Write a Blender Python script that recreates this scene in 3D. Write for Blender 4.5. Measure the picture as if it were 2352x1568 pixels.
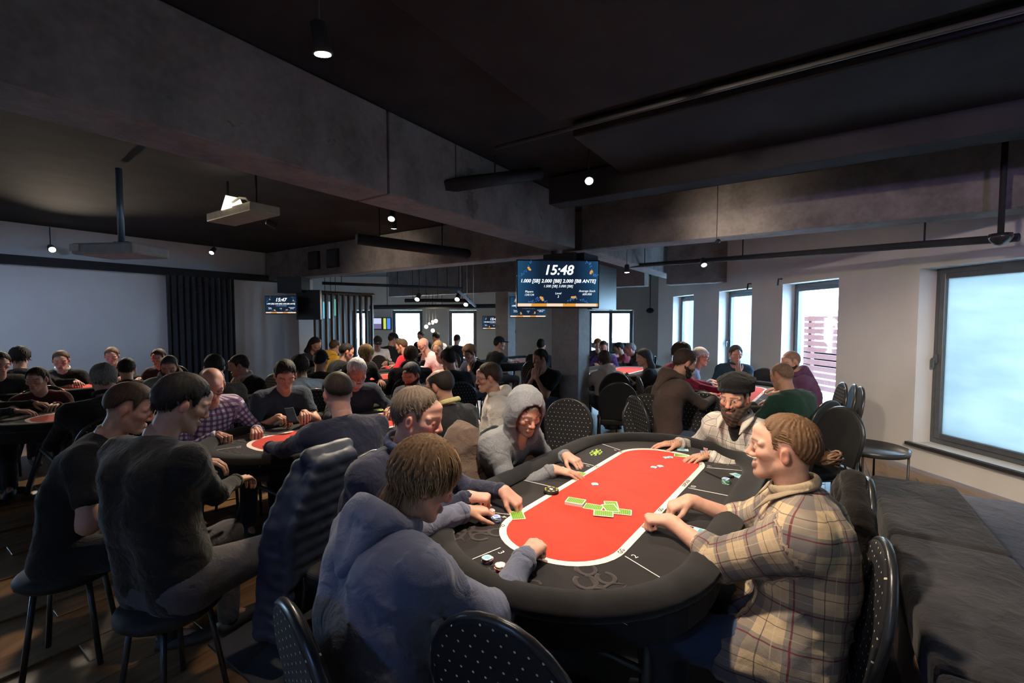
import bpy, math, random
import numpy as np
from mathutils import Vector, Matrix
random.seed(7)
RNG = np.random.default_rng(7)
sc = bpy.context.scene
for _o in list(bpy.data.objects):
    bpy.data.objects.remove(_o, do_unlink=True)
C = sc.collection
PI = math.pi
# ------------------------------------------------------------------ camera
FPX, CAMH, PITCH = 1042.0, 1.63, math.radians(2.7)
cam = bpy.data.cameras.new('camera'); camo = bpy.data.objects.new('camera', cam); C.objects.link(camo)
cam.sensor_width = 36.0; cam.lens = FPX/2352*36; cam.clip_start = 0.05
camo.location = (0, 0, CAMH); camo.rotation_euler = (PI/2-PITCH, 0, 0)
sc.camera = camo
# ------------------------------------------------------------------ world, exposure
w = bpy.data.worlds.new('overcast_sky'); sc.world = w; w.use_nodes = True
_bg = w.node_tree.nodes['Background']; _bg.inputs[0].default_value = (0.47, 0.74, 1.0, 1); _bg.inputs[1].default_value = 36.0
sc.view_settings.view_transform = 'Standard'; sc.view_settings.look = 'None'
sc.view_settings.gamma = 1.0; sc.view_settings.use_curve_mapping = False
sc.view_settings.exposure = 0.0

def heading(deg):
    r = math.radians(deg); return np.array([math.sin(r), math.cos(r)])
RA = 34.0                                     # the building's beams and columns run at this heading
VA = heading(RA); VB = heading(RA+90)
def AB(a, b, z=0.0):
    p = VA*a+VB*b; return np.array([p[0], p[1], z])
def at(u, v, d):                              # point seen at (u, v) of the 2352x1568 frame, d metres ahead
    x = (u-1176)/FPX; y = (784-v)/FPX; s, c = math.sin(PITCH), math.cos(PITCH)
    r = np.array([x, c+y*s, -s+y*c]); t = d/r[1]
    return np.array([0, 0, CAMH])+r*t

def light(name, kind, loc, energy, col, target=None, **kw):
    L = bpy.data.lights.new(name, kind); L.energy = energy; L.color = col
    for k, v in kw.items(): setattr(L, k, v)
    o = bpy.data.objects.new(name, L); C.objects.link(o); o.location = loc
    if target is not None:
        o.rotation_euler = (Vector(target)-Vector(loc)).to_track_quat('-Z', 'Y').to_euler()
    return o
WARM = (1.0, 0.83, 0.63)
def tabspot(loc, tgt, e, size=75, blend=0.9, rad=0.06, col=WARM):
    return light('track_spot_beam', 'SPOT', loc, e, col, tgt, spot_size=math.radians(size), spot_blend=blend, shadow_soft_size=rad)

# right wall line (the wall with the windows stands oblique to the beams)
RW0 = np.array([4.418, 5.308]); RWD = np.array([-0.0946, 0.9955]); RWN = np.array([0.9955, 0.0946])
def RW(t, out=0.0, z=0.0):                    # t = distance along the wall from the y = 5.308 point, out = outwards
    p = RW0+RWD*t+RWN*out; return np.array([p[0], p[1], z])
def rw_t(u):                                  # where the line of sight of column u meets that wall
    k = (u-1176)/FPX; return (k*RW0[1]-RW0[0])/(RWD[0]-k*RWD[1])
FARY = 16.0

# ------------------------------------------------------------------ materials
MATS = {}
class NT:
    def __init__(s, name):
        s.m = bpy.data.materials.new(name); s.m.use_nodes = True; s.t = s.m.node_tree
        s.b = s.t.nodes['Principled BSDF']; s.out = s.t.nodes['Material Output']
    def n(s, typ, **kw):
        x = s.t.nodes.new(typ)
        for k, v in kw.items(): setattr(x, k, v)
        return x
    def l(s, a, b): s.t.links.new(a, b)
    def val(s, sock, v):
        if hasattr(v, 'type') and hasattr(v, 'links'): s.l(v, sock)
        else: sock.default_value = v
    def math(s, op, a, b=0.0, c=None):
        x = s.n('ShaderNodeMath', operation=op); s.val(x.inputs[0], a); s.val(x.inputs[1], b)
        if c is not None: s.val(x.inputs[2], c)
        return x.outputs[0]
    def mix(s, f, a, b, mode='MIX'):
        x = s.n('ShaderNodeMix', data_type='RGBA', blend_type=mode)
        s.val(x.inputs[0], f)
        for i, v in ((6, a), (7, b)):
            if isinstance(v, (tuple, list)): v = tuple(v)+(1,)*(4-len(v))
            s.val(x.inputs[i], v)
        return x.outputs[2]
    def coord(s, kind='Object'): return s.n('ShaderNodeTexCoord').outputs[kind]
    def noise(s, scale, detail=3, rough=.55, vec=None, dist=0.0):
        x = s.n('ShaderNodeTexNoise'); x.inputs['Scale'].default_value = scale
        x.inputs['Detail'].default_value = detail; x.inputs['Roughness'].default_value = rough
        x.inputs['Distortion'].default_value = dist
        s.l(vec if vec is not None else s.coord(), x.inputs['Vector']); return x.outputs['Fac']
    def mapping(s, vec, scale=(1, 1, 1), rot=(0, 0, 0), loc=(0, 0, 0)):
        x = s.n('ShaderNodeMapping'); x.inputs['Scale'].default_value = scale
        x.inputs['Rotation'].default_value = rot; x.inputs['Location'].default_value = loc
        s.l(vec, x.inputs[0]); return x.outputs[0]
    def ramp(s, f, stops, interp='LINEAR'):
        x = s.n('ShaderNodeValToRGB'); r = x.color_ramp; r.interpolation = interp
        while len(r.elements) < len(stops): r.elements.new(0.5)
        for e, (p, c) in zip(r.elements, stops): e.position = p; e.color = tuple(c)+(1,)*(4-len(c))
        s.l(f, x.inputs[0]); return x.outputs[0]
    def bump(s, h, strength=.3, dist=.01):
        x = s.n('ShaderNodeBump'); x.inputs['Strength'].default_value = strength; x.inputs['Distance'].default_value = dist
        s.l(h, x.inputs['Height']); s.l(x.outputs[0], s.b.inputs['Normal'])
    def color(s, c): s.val(s.b.inputs['Base Color'], tuple(c)+(1,) if isinstance(c, (tuple, list)) else c)
    def set(s, rough=None, metal=None, spec=None, sheen=None):
        if rough is not None: s.val(s.b.inputs['Roughness'], rough)
        if metal is not None: s.b.inputs['Metallic'].default_value = metal
        if spec is not None: s.b.inputs['Specular IOR Level'].default_value = spec
        if sheen is not None: s.b.inputs['Sheen Weight'].default_value = sheen
        return s

def plain(name, col, rough=.6, metal=0.0, spec=.5, var=.12, scale=14.0, bump=0.0):
    if name in MATS: return MATS[name]
    n = NT(name); f = n.noise(scale)
    lo = tuple(c*(1-var) for c in col); hi = tuple(min(1, c*(1+var)) for c in col)
    n.color(n.ramp(f, [(.3, lo), (.7, hi)])); n.set(rough, metal, spec)
    if bump: n.bump(n.noise(scale*8), bump, .004)
    MATS[name] = n.m; return n.m
def emis(name, col, strength):
    if name in MATS: return MATS[name]
    n = NT(name); n.color((0.0, 0.0, 0.0)); n.b.inputs['Emission Color'].default_value = tuple(col)+(1,)
    n.b.inputs['Emission Strength'].default_value = strength; n.set(.5)
    MATS[name] = n.m; return n.m
def cloth(col, key=None, weave=900.0, var=.18, speck=0.0, rough=.95, sheen=.08):
    k = key or 'cloth_%02d_%02d_%02d' % tuple(int(c*99) for c in col)
    if k in MATS: return MATS[k]
    n = NT(k); f = n.noise(5.0, 4); lo = tuple(c*(1-var) for c in col); hi = tuple(c*(1+var) for c in col)
    c = n.ramp(f, [(.3, lo), (.7, hi)])
    if speck:
        g = n.noise(420.0, 2); c = n.mix(speck, c, n.ramp(g, [(.42, tuple(x*.45 for x in col)), (.6, tuple(min(1, x*1.5) for x in col))]))
    n.color(c); n.set(rough, 0, .2); n.b.inputs['Sheen Weight'].default_value = sheen
    wv = n.noise(weave*.35, 2); fold = n.noise(11.0, 3, dist=.8)
    n.bump(n.math('ADD', n.math('MULTIPLY', wv, .10), fold), .6, .03)
    MATS[k] = n.m; return n.m
def plaid(key, base, bands, lines, period, per_line=None):
    """checked shirt cloth: bands = (colour, width, offset, strength); lines thin. Uses the garment's own cloth coordinates."""
    if key in MATS: return MATS[key]
    n = NT(key); a = n.n('ShaderNodeAttribute', attribute_name='pc'); sx = n.n('ShaderNodeSeparateXYZ'); n.l(a.outputs['Vector'], sx.inputs[0])
    wob = n.math('MULTIPLY', n.math('SUBTRACT', n.noise(6.0, 2), .5), .012)
    U = n.math('ADD', sx.outputs[0], wob); V = n.math('ADD', sx.outputs[1], wob); c = base
    def stripe(coord, per, off, width):
        f = n.math('FRACT', n.math('ADD', n.math('DIVIDE', coord, per), off+50.0))
        return n.math('LESS_THAN', f, width)
    for col, wd, off, st in bands:
        for co in (U, V): c = n.mix(n.math('MULTIPLY', stripe(co, period, off, wd), st), c, col)
    for col, wd, off, st in lines:
        for co in (U, V): c = n.mix(n.math('MULTIPLY', stripe(co, per_line or period, off, wd), st), c, col)
    c = n.mix(.25, c, n.ramp(n.noise(7.0, 4), [(.3, (.25, .25, .25)), (.7, (.9, .9, .9))]), 'OVERLAY')
    n.color(c); n.set(.95, 0, .2); n.bump(n.math('ADD', n.math('MULTIPLY', n.noise(380.0, 2), .12), n.noise(12.0, 3, dist=.8)), .35, .02)
    MATS[key] = n.m; return n.m
def attr_mat(name, rough=.55, spec=.4, sss=0.0, bumpscale=0, bumpst=.1):
    if name in MATS: return MATS[name]
    n = NT(name); a = n.n('ShaderNodeAttribute', attribute_name='Col')
    f = n.noise(60.0, 3); c = n.mix(.22, a.outputs['Color'], n.ramp(f, [(.35, (.36, .36, .36)), (.65, (.62, .62, .62))]), 'OVERLAY')
    n.color(c); n.set(rough, 0, spec)
    if bumpscale: n.bump(n.noise(bumpscale, 3), bumpst, .004)
    MATS[name] = n.m; return n.m

# ------------------------------------------------------------------ mesh helpers
def finish(o, mat, parent, smooth=False):
    if mat is not None:
        for m in (mat if isinstance(mat, (list, tuple)) else [mat]): o.data.materials.append(m)
    if parent is not None: o.parent = parent
    C.objects.link(o); return o
def mesh_np(name, V, polys, mat=None, parent=None, smooth=True, col=None, pc=None):
    """V (n,3); polys: list of index arrays grouped (m,k)"""
    me = bpy.data.meshes.new(name); V = np.asarray(V, np.float32)
    me.vertices.add(len(V)); me.vertices.foreach_set('co', V.ravel())
    groups = [np.asarray(p, np.int32) for p in polys if len(p)]
    nl = sum(g.size for g in groups); npol = sum(len(g) for g in groups)
    me.loops.add(nl); me.polygons.add(npol)
    me.loops.foreach_set('vertex_index', np.concatenate([g.ravel() for g in groups]))
    tot = np.concatenate([np.full(len(g), g.shape[1], np.int32) for g in groups])
    st = np.concatenate([[0], np.cumsum(tot)[:-1]]).astype(np.int32)
    me.polygons.foreach_set('loop_start', st)
    me.polygons.foreach_set('use_smooth', np.full(npol, smooth, bool))
    if col is not None:
        a = me.color_attributes.new('Col', 'FLOAT_COLOR', 'POINT'); c4 = np.ones((len(V), 4), np.float32); c4[:, :3] = col
        a.data.foreach_set('color', c4.ravel())
    if pc is not None:
        a = me.attributes.new('pc', 'FLOAT_VECTOR', 'POINT'); c3 = np.zeros((len(V), 3), np.float32); c3[:, :2] = pc
        a.data.foreach_set('vector', c3.ravel())
    me.update(calc_edges=True); me.validate()
    return finish(bpy.data.objects.new(name, me), mat, parent)

class MB:
    """collects simple solids into one mesh"""
    def __init__(s): s.v = []; s.f = []; s.mi = []; s.sm = []; s.cur = 0
    def add(s, vs, fs, smooth=False):
        o = len(s.v); s.v += [tuple(map(float, p)) for p in vs]; s.f += [tuple(i+o for i in f) for f in fs]
        s.mi += [s.cur]*len(fs); s.sm += [smooth]*len(fs); return s
    def mat(s, i): s.cur = i; return s
    def box(s, c, size, rz=0.0, R=None):
        hx, hy, hz = [q/2 for q in size]; ca, sa = math.cos(rz), math.sin(rz); vs = []
        for z in (-hz, hz):
            for x, y in ((-hx, -hy), (hx, -hy), (hx, hy), (-hx, hy)):
                if R is not None: p = R@Vector((x, y, z)); vs.append((c[0]+p.x, c[1]+p.y, c[2]+p.z))
                else: vs.append((c[0]+x*ca-y*sa, c[1]+x*sa+y*ca, c[2]+z))
        return s.add(vs, [(0, 3, 2, 1), (4, 5, 6, 7), (0, 1, 5, 4), (1, 2, 6, 5), (2, 3, 7, 6), (3, 0, 4, 7)])
    def hexa(s, bottom, top):
        bottom, top = list(bottom), list(top)
        if sum(bottom[i][0]*bottom[(i+1) % 4][1]-bottom[(i+1) % 4][0]*bottom[i][1] for i in range(4)) < 0: bottom, top = bottom[::-1], top[::-1]
        return s.add(list(bottom)+list(top), [(0, 3, 2, 1), (4, 5, 6, 7), (0, 1, 5, 4), (1, 2, 6, 5), (2, 3, 7, 6), (3, 0, 4, 7)])
    def prism(s, pts, z0, z1):
        n = len(pts); vs = [(p[0], p[1], z0) for p in pts]+[(p[0], p[1], z1) for p in pts]
        return s.add(vs, [tuple(range(n-1, -1, -1)), tuple(range(n, 2*n))]+[(i, (i+1) % n, n+(i+1) % n, n+i) for i in range(n)])
    def tube(s, pts, r, seg=8, closed=False, caps=True, flat=1.0):
        pts = [Vector(p) for p in pts]; n = len(pts); rs = r if isinstance(r, (list, tuple)) else [r]*n
        vs = []; ref = None
        for i, p in enumerate(pts):
            if closed: t = pts[(i+1) % n]-pts[i-1]
            else: t = pts[min(i+1, n-1)]-pts[max(i-1, 0)]
            t.normalize()
            if ref is None: ref = Vector((0, 0, 1)) if abs(t.z) < .9 else Vector((1, 0, 0))
            a = t.cross(ref); a = a.normalized() if a.length > 1e-5 else t.orthogonal().normalized()
            b = a.cross(t).normalized(); ref = b
            for k in range(seg):
                g = 2*PI*k/seg; vs.append(p+a*math.cos(g)*rs[i]+b*math.sin(g)*rs[i]*flat)
        fs = []
        for i in range(n if closed else n-1):
            j = (i+1) % n
            for k in range(seg): fs.append((i*seg+k, i*seg+(k+1) % seg, j*seg+(k+1) % seg, j*seg+k))
        if caps and not closed:
            fs.append(tuple(range(seg-1, -1, -1))); fs.append(tuple(range((n-1)*seg, n*seg)))
        return s.add(vs, fs, True)
    def lathe(s, prof, seg=24, c=(0, 0, 0), R=None):
        vs = []; fs = []; n = len(prof)
        for k in range(seg):
            g = 2*PI*k/seg
            for r, z in prof:
                p = Vector((r*math.cos(g), r*math.sin(g), z))
                if R is not None: p = R@p
                vs.append((c[0]+p.x, c[1]+p.y, c[2]+p.z))
        for k in range(seg):
            j = (k+1) % seg
            for i in range(n-1): fs.append((k*n+i, j*n+i, j*n+i+1, k*n+i+1))
        fs.append(tuple(k*n for k in range(seg-1, -1, -1))); fs.append(tuple(k*n+n-1 for k in range(seg)))
        return s.add(vs, fs, True)
    def sphere(s, c, r, seg=12, rings=8, sc=(1, 1, 1)):
        vs = []; fs = []
        for i in range(rings+1):
            t = PI*i/rings
            for k in range(seg):
                g = 2*PI*k/seg; vs.append((c[0]+r*sc[0]*math.sin(t)*math.cos(g), c[1]+r*sc[1]*math.sin(t)*math.sin(g), c[2]+r*sc[2]*math.cos(t)))
        for i in range(rings):
            for k in range(seg): fs.append((i*seg+k, (i+1)*seg+k, (i+1)*seg+(k+1) % seg, i*seg+(k+1) % seg))
        return s.add(vs, fs, True)
    def build(s, name, mat=None, parent=None, bevel=0.0, segs=2):
        me = bpy.data.meshes.new(name); me.from_pydata(s.v, [], s.f); me.update()
        me.polygons.foreach_set('material_index', s.mi); me.polygons.foreach_set('use_smooth', s.sm)
        o = finish(bpy.data.objects.new(name, me), mat, parent)
        if bevel:
            m = o.modifiers.new('bevel', 'BEVEL'); m.width = bevel; m.segments = segs; m.limit_method = 'ANGLE'; m.angle_limit = math.radians(50)
        return o
def tag(o, label=None, cat=None, group=None, kind=None):
    if label: o['label'] = label
    if cat: o['category'] = cat
    if group: o['group'] = group
    if kind: o['kind'] = kind
    return o
def struct(o): o['kind'] = 'structure'; return o
def empty(name, loc=(0, 0, 0), rz=0.0, label=None, cat=None, group=None):
    o = bpy.data.objects.new(name, None); o.empty_display_size = .1; C.objects.link(o)
    o.location = loc; o.rotation_euler = (0, 0, rz); return tag(o, label, cat, group)
def copy_tree(o, parent=None):
    c = o.copy(); C.objects.link(c)
    c.parent = parent
    for ch in o.children: copy_tree(ch, c)
    return c
def text_np(body, size, shear=0.0, align='CENTER', bold=0.0, ext=0.0):
    cu = bpy.data.curves.new('lettering', 'FONT'); cu.body = body; cu.size = size; cu.shear = shear
    cu.align_x = align; cu.align_y = 'CENTER'; cu.offset = bold; cu.resolution_u = 3; cu.extrude = ext
    o = bpy.data.objects.new('lettering', cu); me = bpy.data.meshes.new_from_object(o)
    bpy.data.objects.remove(o); bpy.data.curves.remove(cu); return me
def text_obj(name, body, size, mat, parent, M, shear=0.0, align='CENTER', bold=0.0, ext=0.0):
    me = text_np(body, size, shear, align, bold, ext); me.transform(M); me.materials.clear()
    o = bpy.data.objects.new(name, me); return finish(o, mat, parent)
# ------------------------------------------------------------------ surface materials
def concrete(name, col, dark=.5):
    n = NT(name); f = n.noise(3.0, 6, .65); g = n.noise(26.0, 4)
    c = n.ramp(f, [(.25, tuple(x*dark for x in col)), (.55, col), (.8, tuple(x*1.2 for x in col))])
    st = n.math('GREATER_THAN', n.noise(2.3, 5, .7), .66)
    c = n.mix(n.math('MULTIPLY', st, .55), c, tuple(x*.35 for x in col))
    n.color(n.mix(.25, c, n.ramp(g, [(.3, (.3, .3, .3)), (.7, (.7, .7, .7))]), 'OVERLAY')); n.set(.85, 0, .3); n.bump(g, .25, .01)
    return n.m
M_conc = concrete('raw_concrete', (.20, .18, .175))
M_col = concrete('column_plaster', (.36, .35, .34), .75)
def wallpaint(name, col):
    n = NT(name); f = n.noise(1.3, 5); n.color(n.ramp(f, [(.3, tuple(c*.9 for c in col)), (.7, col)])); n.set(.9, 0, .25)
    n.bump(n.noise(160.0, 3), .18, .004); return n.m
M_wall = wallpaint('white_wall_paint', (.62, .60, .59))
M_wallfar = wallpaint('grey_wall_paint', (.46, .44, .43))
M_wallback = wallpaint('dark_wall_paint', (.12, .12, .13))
n = NT('black_ceiling'); n.color(n.ramp(n.noise(2.0, 4), [(.3, (.022, .022, .025)), (.7, (.040, .039, .043))])); n.set(.9, 0, .2); n.bump(n.noise(30.0), .2, .01); M_ceil = n.m
n = NT('oak_planks'); v = n.mapping(n.coord('Object'), (22, 1.6, 4)); f = n.noise(1.0, 6, .62, v, .6)
oi = n.n('ShaderNodeObjectInfo').outputs['Random']
c = n.ramp(f, [(.25, (.10, .052, .024)), (.5, (.19, .105, .05)), (.78, (.27, .16, .082))])
n.color(n.mix(.35, c, n.ramp(oi, [(0, (.35, .35, .35)), (1, (.65, .65, .65))]), 'OVERLAY')); n.set(.42, 0, .45); n.bump(f, .12, .003); M_oak = n.m
n = NT('rug_pile'); n.color(n.ramp(n.noise(220.0, 3), [(.3, (.045, .047, .05)), (.7, (.085, .087, .09))])); n.set(1, 0, .1); n.bump(n.noise(300.0), .5, .006); M_rug = n.m
M_black = plain('black_powder_coat', (.028, .028, .032), .45, 0, .5)
M_blackmat = plain('matte_black', (.022, .022, .026), .8, 0, .3)
M_alu = plain('window_frame_grey', (.10, .105, .115), .4, .3)
M_chrome = plain('brushed_steel', (.45, .47, .5), .28, 1.0, .5)
M_sill = plain('dark_stone_sill', (.03, .03, .034), .3, 0, .5)
n = NT('clear_pane'); tr = n.n('ShaderNodeBsdfTransparent'); tr.inputs[0].default_value = (.93, .97, 1, 1); gl = n.n('ShaderNodeBsdfGlossy'); gl.inputs['Roughness'].default_value = .03
mx = n.n('ShaderNodeMixShader'); mx.inputs[0].default_value = .06; n.l(tr.outputs[0], mx.inputs[1]); n.l(gl.outputs[0], mx.inputs[2]); n.l(mx.outputs[0], n.out.inputs[0]); M_pane = n.m
def frosted(nm, k):
    n = NT(nm); tl = n.n('ShaderNodeBsdfTranslucent')
    fv = n.mapping(n.coord('Object'), (.6, .6, 2.2)); f = n.noise(2.0, 4, .6, fv)
    n.l(n.ramp(f, [(.35, (.15*k, .158*k, .155*k)), (.65, (.18*k, .182*k, .175*k))]), tl.inputs[0])
    df = n.n('ShaderNodeBsdfDiffuse'); df.inputs[0].default_value = (.35, .37, .38, 1)
    mx = n.n('ShaderNodeMixShader'); mx.inputs[0].default_value = .12; n.l(tl.outputs[0], mx.inputs[1]); n.l(df.outputs[0], mx.inputs[2])
    gl = n.n('ShaderNodeBsdfGlossy'); gl.inputs['Roughness'].default_value = .1; m2 = n.n('ShaderNodeMixShader'); m2.inputs[0].default_value = .05
    n.l(mx.outputs[0], m2.inputs[1]); n.l(gl.outputs[0], m2.inputs[2]); n.l(m2.outputs[0], n.out.inputs[0]); return n.m
M_frost = frosted('frosted_film_pane', 1.7); M_dimfilm = frosted('dimmed_film_pane', .16)  # second film: back window panes dimmed to hold down the fill
M_lamp = emis('lamp_glow', (1, .93, .80), 14.0)
M_lampdim = emis('lamp_glow_soft', (1, .95, .86), 5.0)

# ------------------------------------------------------------------ the room
CEIL = 3.15; BEAM = 2.55
LB = -10.5
_e = RW(rw_t(1511)); _lw = AB(6.25, LB)
ROOM = [(-12.3, -2.6), tuple(RW(-8.0, .1)[:2]), tuple(RW(rw_t(1511), .1)[:2]), (_e[0]+2.5, _e[1]+.05), (_e[0]+2.5, FARY+.2), (-10.6, FARY+.2), (-10.6, _lw[1]), tuple(AB(6.25, LB-.12)[:2]), tuple(AB(-.9, LB-.12)[:2]), (-12.3, tuple(AB(-1.0, LB-.12))[1])]
mb = MB(); mb.prism(ROOM, -.11, -.01); floor = struct(mb.build('floor', M_oak))
# floor boards, laid along the beams, where the photograph shows bare floor
pl = MB().box((0, 0, 0), (.192, 1.18, .012)); plank0 = None
def plank(a, b, cut=1.18):
    global plank0
    p = AB(a, b, -.004)
    if plank0 is None: o = pl.build('plank', M_oak, floor, .002, 1); plank0 = o
    else: o = plank0.copy(); C.objects.link(o)
    o.location = p; o.rotation_euler = (0, 0, -math.radians(RA)); return o
for ib in range(-34, -10):
    for ia in range(-1, 4):
        a = ia*1.2+(ib % 3)*.4; b = ib*.196
        p = AB(a, b); d = p[1]
        if d > .9 and -1.15 < p[0]/d < .1 and d < 5.0: plank(a, b)
for ib in range(-2, 20):
    for ia in range(2, 7):
        a = ia*1.2+(ib % 3)*.4; b = ib*.196; p = AB(a, b)
        if p[1] > .9 and p[0] < 4.1-.0*p[1] and .35 < p[0]/p[1] < 1.2: plank(a, b)
mb = MB(); mb.prism(ROOM, CEIL+.01, CEIL+.11); struct(mb.build('ceiling', M_ceil))
def wallbox(name, p0, p1, z0, z1, th, mat, side=1):
    p0 = np.array(p0[:2]); p1 = np.array(p1[:2]); d = (p1-p0)/np.linalg.norm(p1-p0); nrm = np.array([d[1], -d[0]])*th*side
    pts = [p0, p1, p1+nrm, p0+nrm]
    if side < 0: pts = pts[::-1]
    mb = MB(); mb.prism(pts, z0, z1); return mb.build(name, mat)
struct(wallbox('wall_left', AB(-1.2, LB), AB(6.25, LB), 0, CEIL+.02, .2, M_wall, -1))
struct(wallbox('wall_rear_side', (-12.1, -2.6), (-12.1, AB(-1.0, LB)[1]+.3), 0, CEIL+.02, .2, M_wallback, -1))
struct(wallbox('wall_bar_near', (-10.6, _lw[1]-.05), (_lw[0]-.02, _lw[1]-.05), 0, CEIL+.02, .2, M_wallfar, 1))
struct(wallbox('wall_bar_side', (-10.4, _lw[1]-.1), (-10.4, FARY+.2), 0, CEIL+.02, .2, M_wallfar, -1))
# far wall with four windows
FW = [(-10.5, -.30), (.0, 0.)]
far_windows = [(905, 966), (1035, 1090), (1357, 1450), (812, 846)]
def fx(u): return (u-1176)/FPX*FARY
def fz(v): return at(1176, v, FARY)[2]
WT, WB = fz(716), fz(716)-1.75
def pierced(name, origin, d, nrm, length, z0, z1, th, holes, mat):
    """a wall of real thickness with rectangular openings: holes = (s0, s1, z0, z1) sorted along it"""
    mb = MB(); o = np.array(origin); d = np.array(d); nr = np.array(nrm)
    def blk(s0, s1, a, b):
        if s1-s0 < 1e-4 or b-a < 1e-4: return
        q = [o+d*s0, o+d*s1, o+d*s1+nr*th, o+d*s0+nr*th]
        mb.hexa([(p[0], p[1], a) for p in q], [(p[0], p[1], b) for p in q])
    s = 0.0
    for h in holes:
        blk(s, h[0], z0, z1); blk(h[0], h[1], z0, h[2]); blk(h[0], h[1], h[3], z1); s = h[1]
    blk(s, length, z0, z1)
    return struct(mb.build(name, mat))
FO = np.array([-10.6, FARY]); FD = np.array([1.0, 0.0]); FN = np.array([0.0, 1.0])
fh = sorted([(fx(a)+10.6-.07, fx(b)+10.6+.07, WB, WT+.06) for a, b in far_windows])
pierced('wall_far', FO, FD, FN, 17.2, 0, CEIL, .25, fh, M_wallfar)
# oblique right wall with one large and three narrow windows
SILL, HEAD = .28, 2.19
rwin = [(-6.6, -4.25, .28), (rw_t(2107)-2.35, rw_t(2107), .28), (rw_t(1923), rw_t(1795), SILL), (rw_t(1725), rw_t(1650), SILL), (rw_t(1592), rw_t(1545), SILL)]
RWS = -8.0; RWE = rw_t(1511)
pierced('wall_right', RW(RWS)[:2], RWD, RWN, RWE-RWS, 0, CEIL, .38, [(a-RWS, b-RWS, s, HEAD) for a, b, s in rwin], M_wall)
e = RW(RWE)[:2]
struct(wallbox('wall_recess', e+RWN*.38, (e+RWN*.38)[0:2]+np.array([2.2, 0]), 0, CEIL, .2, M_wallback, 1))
struct(wallbox('wall_side', (e[0]+2.4, e[1]), (e[0]+2.4, FARY+.2), 0, CEIL, .2, M_wallfar, 1))
bwin = [(3.6, 5.9, .75, 2.25), (7.2, 9.5, .75, 2.25), (10.8, 13.1, .75, 2.25)]
BO = np.array([-12.3, -2.5]); BD = np.array([1.0, 0.0]); BN = np.array([0.0, -1.0])
pierced('wall_back', BO, BD, BN, 17.7, 0, CEIL+.02, .25, bwin, M_wall)
# windows: frame, sash, pane, handle
def window(nm, org, d, nr, s0, s1, z0, z1, depth, pane_mat, split=False, handle=None, sill=True, fr=.07):
    org = np.array(org[:2]); d = np.array(d); nr = np.array(nr)
    root = struct(empty(nm, (org[0]+d[0]*s0, org[1]+d[1]*s0, z0)))
    base = org+d*s0
    def rect(mb, a, b, c, e, o0, o1):
        q = [d*a+nr*o0, d*b+nr*o0, d*b+nr*o1, d*a+nr*o1]
        mb.hexa([(p[0], p[1], c) for p in q], [(p[0], p[1], e) for p in q])
    Wd = s1-s0; Hh = z1-z0; g = .004
    def ring(m_, wd, o0, o1, name, mat):
        mb = MB(); rect(mb, m_, m_+wd, m_, Hh-m_, o0, o1); rect(mb, Wd-m_-wd, Wd-m_, m_, Hh-m_, o0, o1)
        rect(mb, m_+wd, Wd-m_-wd, m_, m_+wd, o0, o1); rect(mb, m_+wd, Wd-m_-wd, Hh-m_-wd, Hh-m_, o0, o1)
        return mb.build(name, mat, root, .004, 1)
    ring(g, fr, depth, depth+.07, 'frame', M_alu)
    sa_ = ring(g+fr*.8, fr*.8, depth-.02, depth+.05, 'sash', M_alu)
    cells = [(0, Wd)]
    if split:
        mb = MB(); rect(mb, Wd/2-.06, Wd/2+.06, g, Hh-g, depth-.015, depth+.06); mb.build('mullion', M_alu, root); cells = [(0, Wd/2), (Wd/2, Wd)]
    for a, b in cells:
        mb = MB(); rect(mb, a+fr, b-fr, fr, Hh-fr, depth+.02, depth+.028); mb.build('pane', pane_mat, root)
    if handle is not None:
        mb = MB(); rect(mb, handle-.015, handle+.015, Hh*.46, Hh*.46+.10, depth-.04, depth-.02); rect(mb, handle-.012, handle+.012, Hh*.46-.05, Hh*.46+.06, depth-.075, depth-.055)
        rect(mb, handle-.01, handle+.01, Hh*.46+.03, Hh*.46+.055, depth-.06, depth-.03); mb.build('handle', M_alu, sa_, .004)
    if sill:
        mb = MB(); rect(mb, -.05, Wd+.05, -.035, -.001, -.05, depth+.02); mb.build('sill', M_sill, root, .004)
    # the opening's share of the sky is sampled directly
    c = base+d*Wd/2+nr*(depth+.12); L = light('window_sky_portal', 'AREA', (c[0], c[1], (z0+z1)/2), 1.0, (1, 1, 1), (c[0]-nr[0], c[1]-nr[1], (z0+z1)/2), shape='RECTANGLE', size=Wd, size_y=Hh)
    L.data.cycles.is_portal = True
    return root
for i, (a, b, s) in enumerate(rwin):
    window('window_%d' % (i+1), RW(0)[:2], RWD, RWN, a, b, s, HEAD, .2, M_frost if i <= 1 else M_pane, handle=(b-a-.06) if i in (1, 3) else None, sill=True)
for i, (a, b, c, d_) in enumerate(fh):
    window('window_%d' % (i+6), FO, FD, FN, a, b, c, d_, .08, M_pane, split=(b-a > 1.3), sill=False)
for i, (a, b, c, d_) in enumerate(bwin):
    window('window_%d' % (i+10), BO, BD, BN, a, b, c, d_, .12, M_dimfilm, sill=True)
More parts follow.
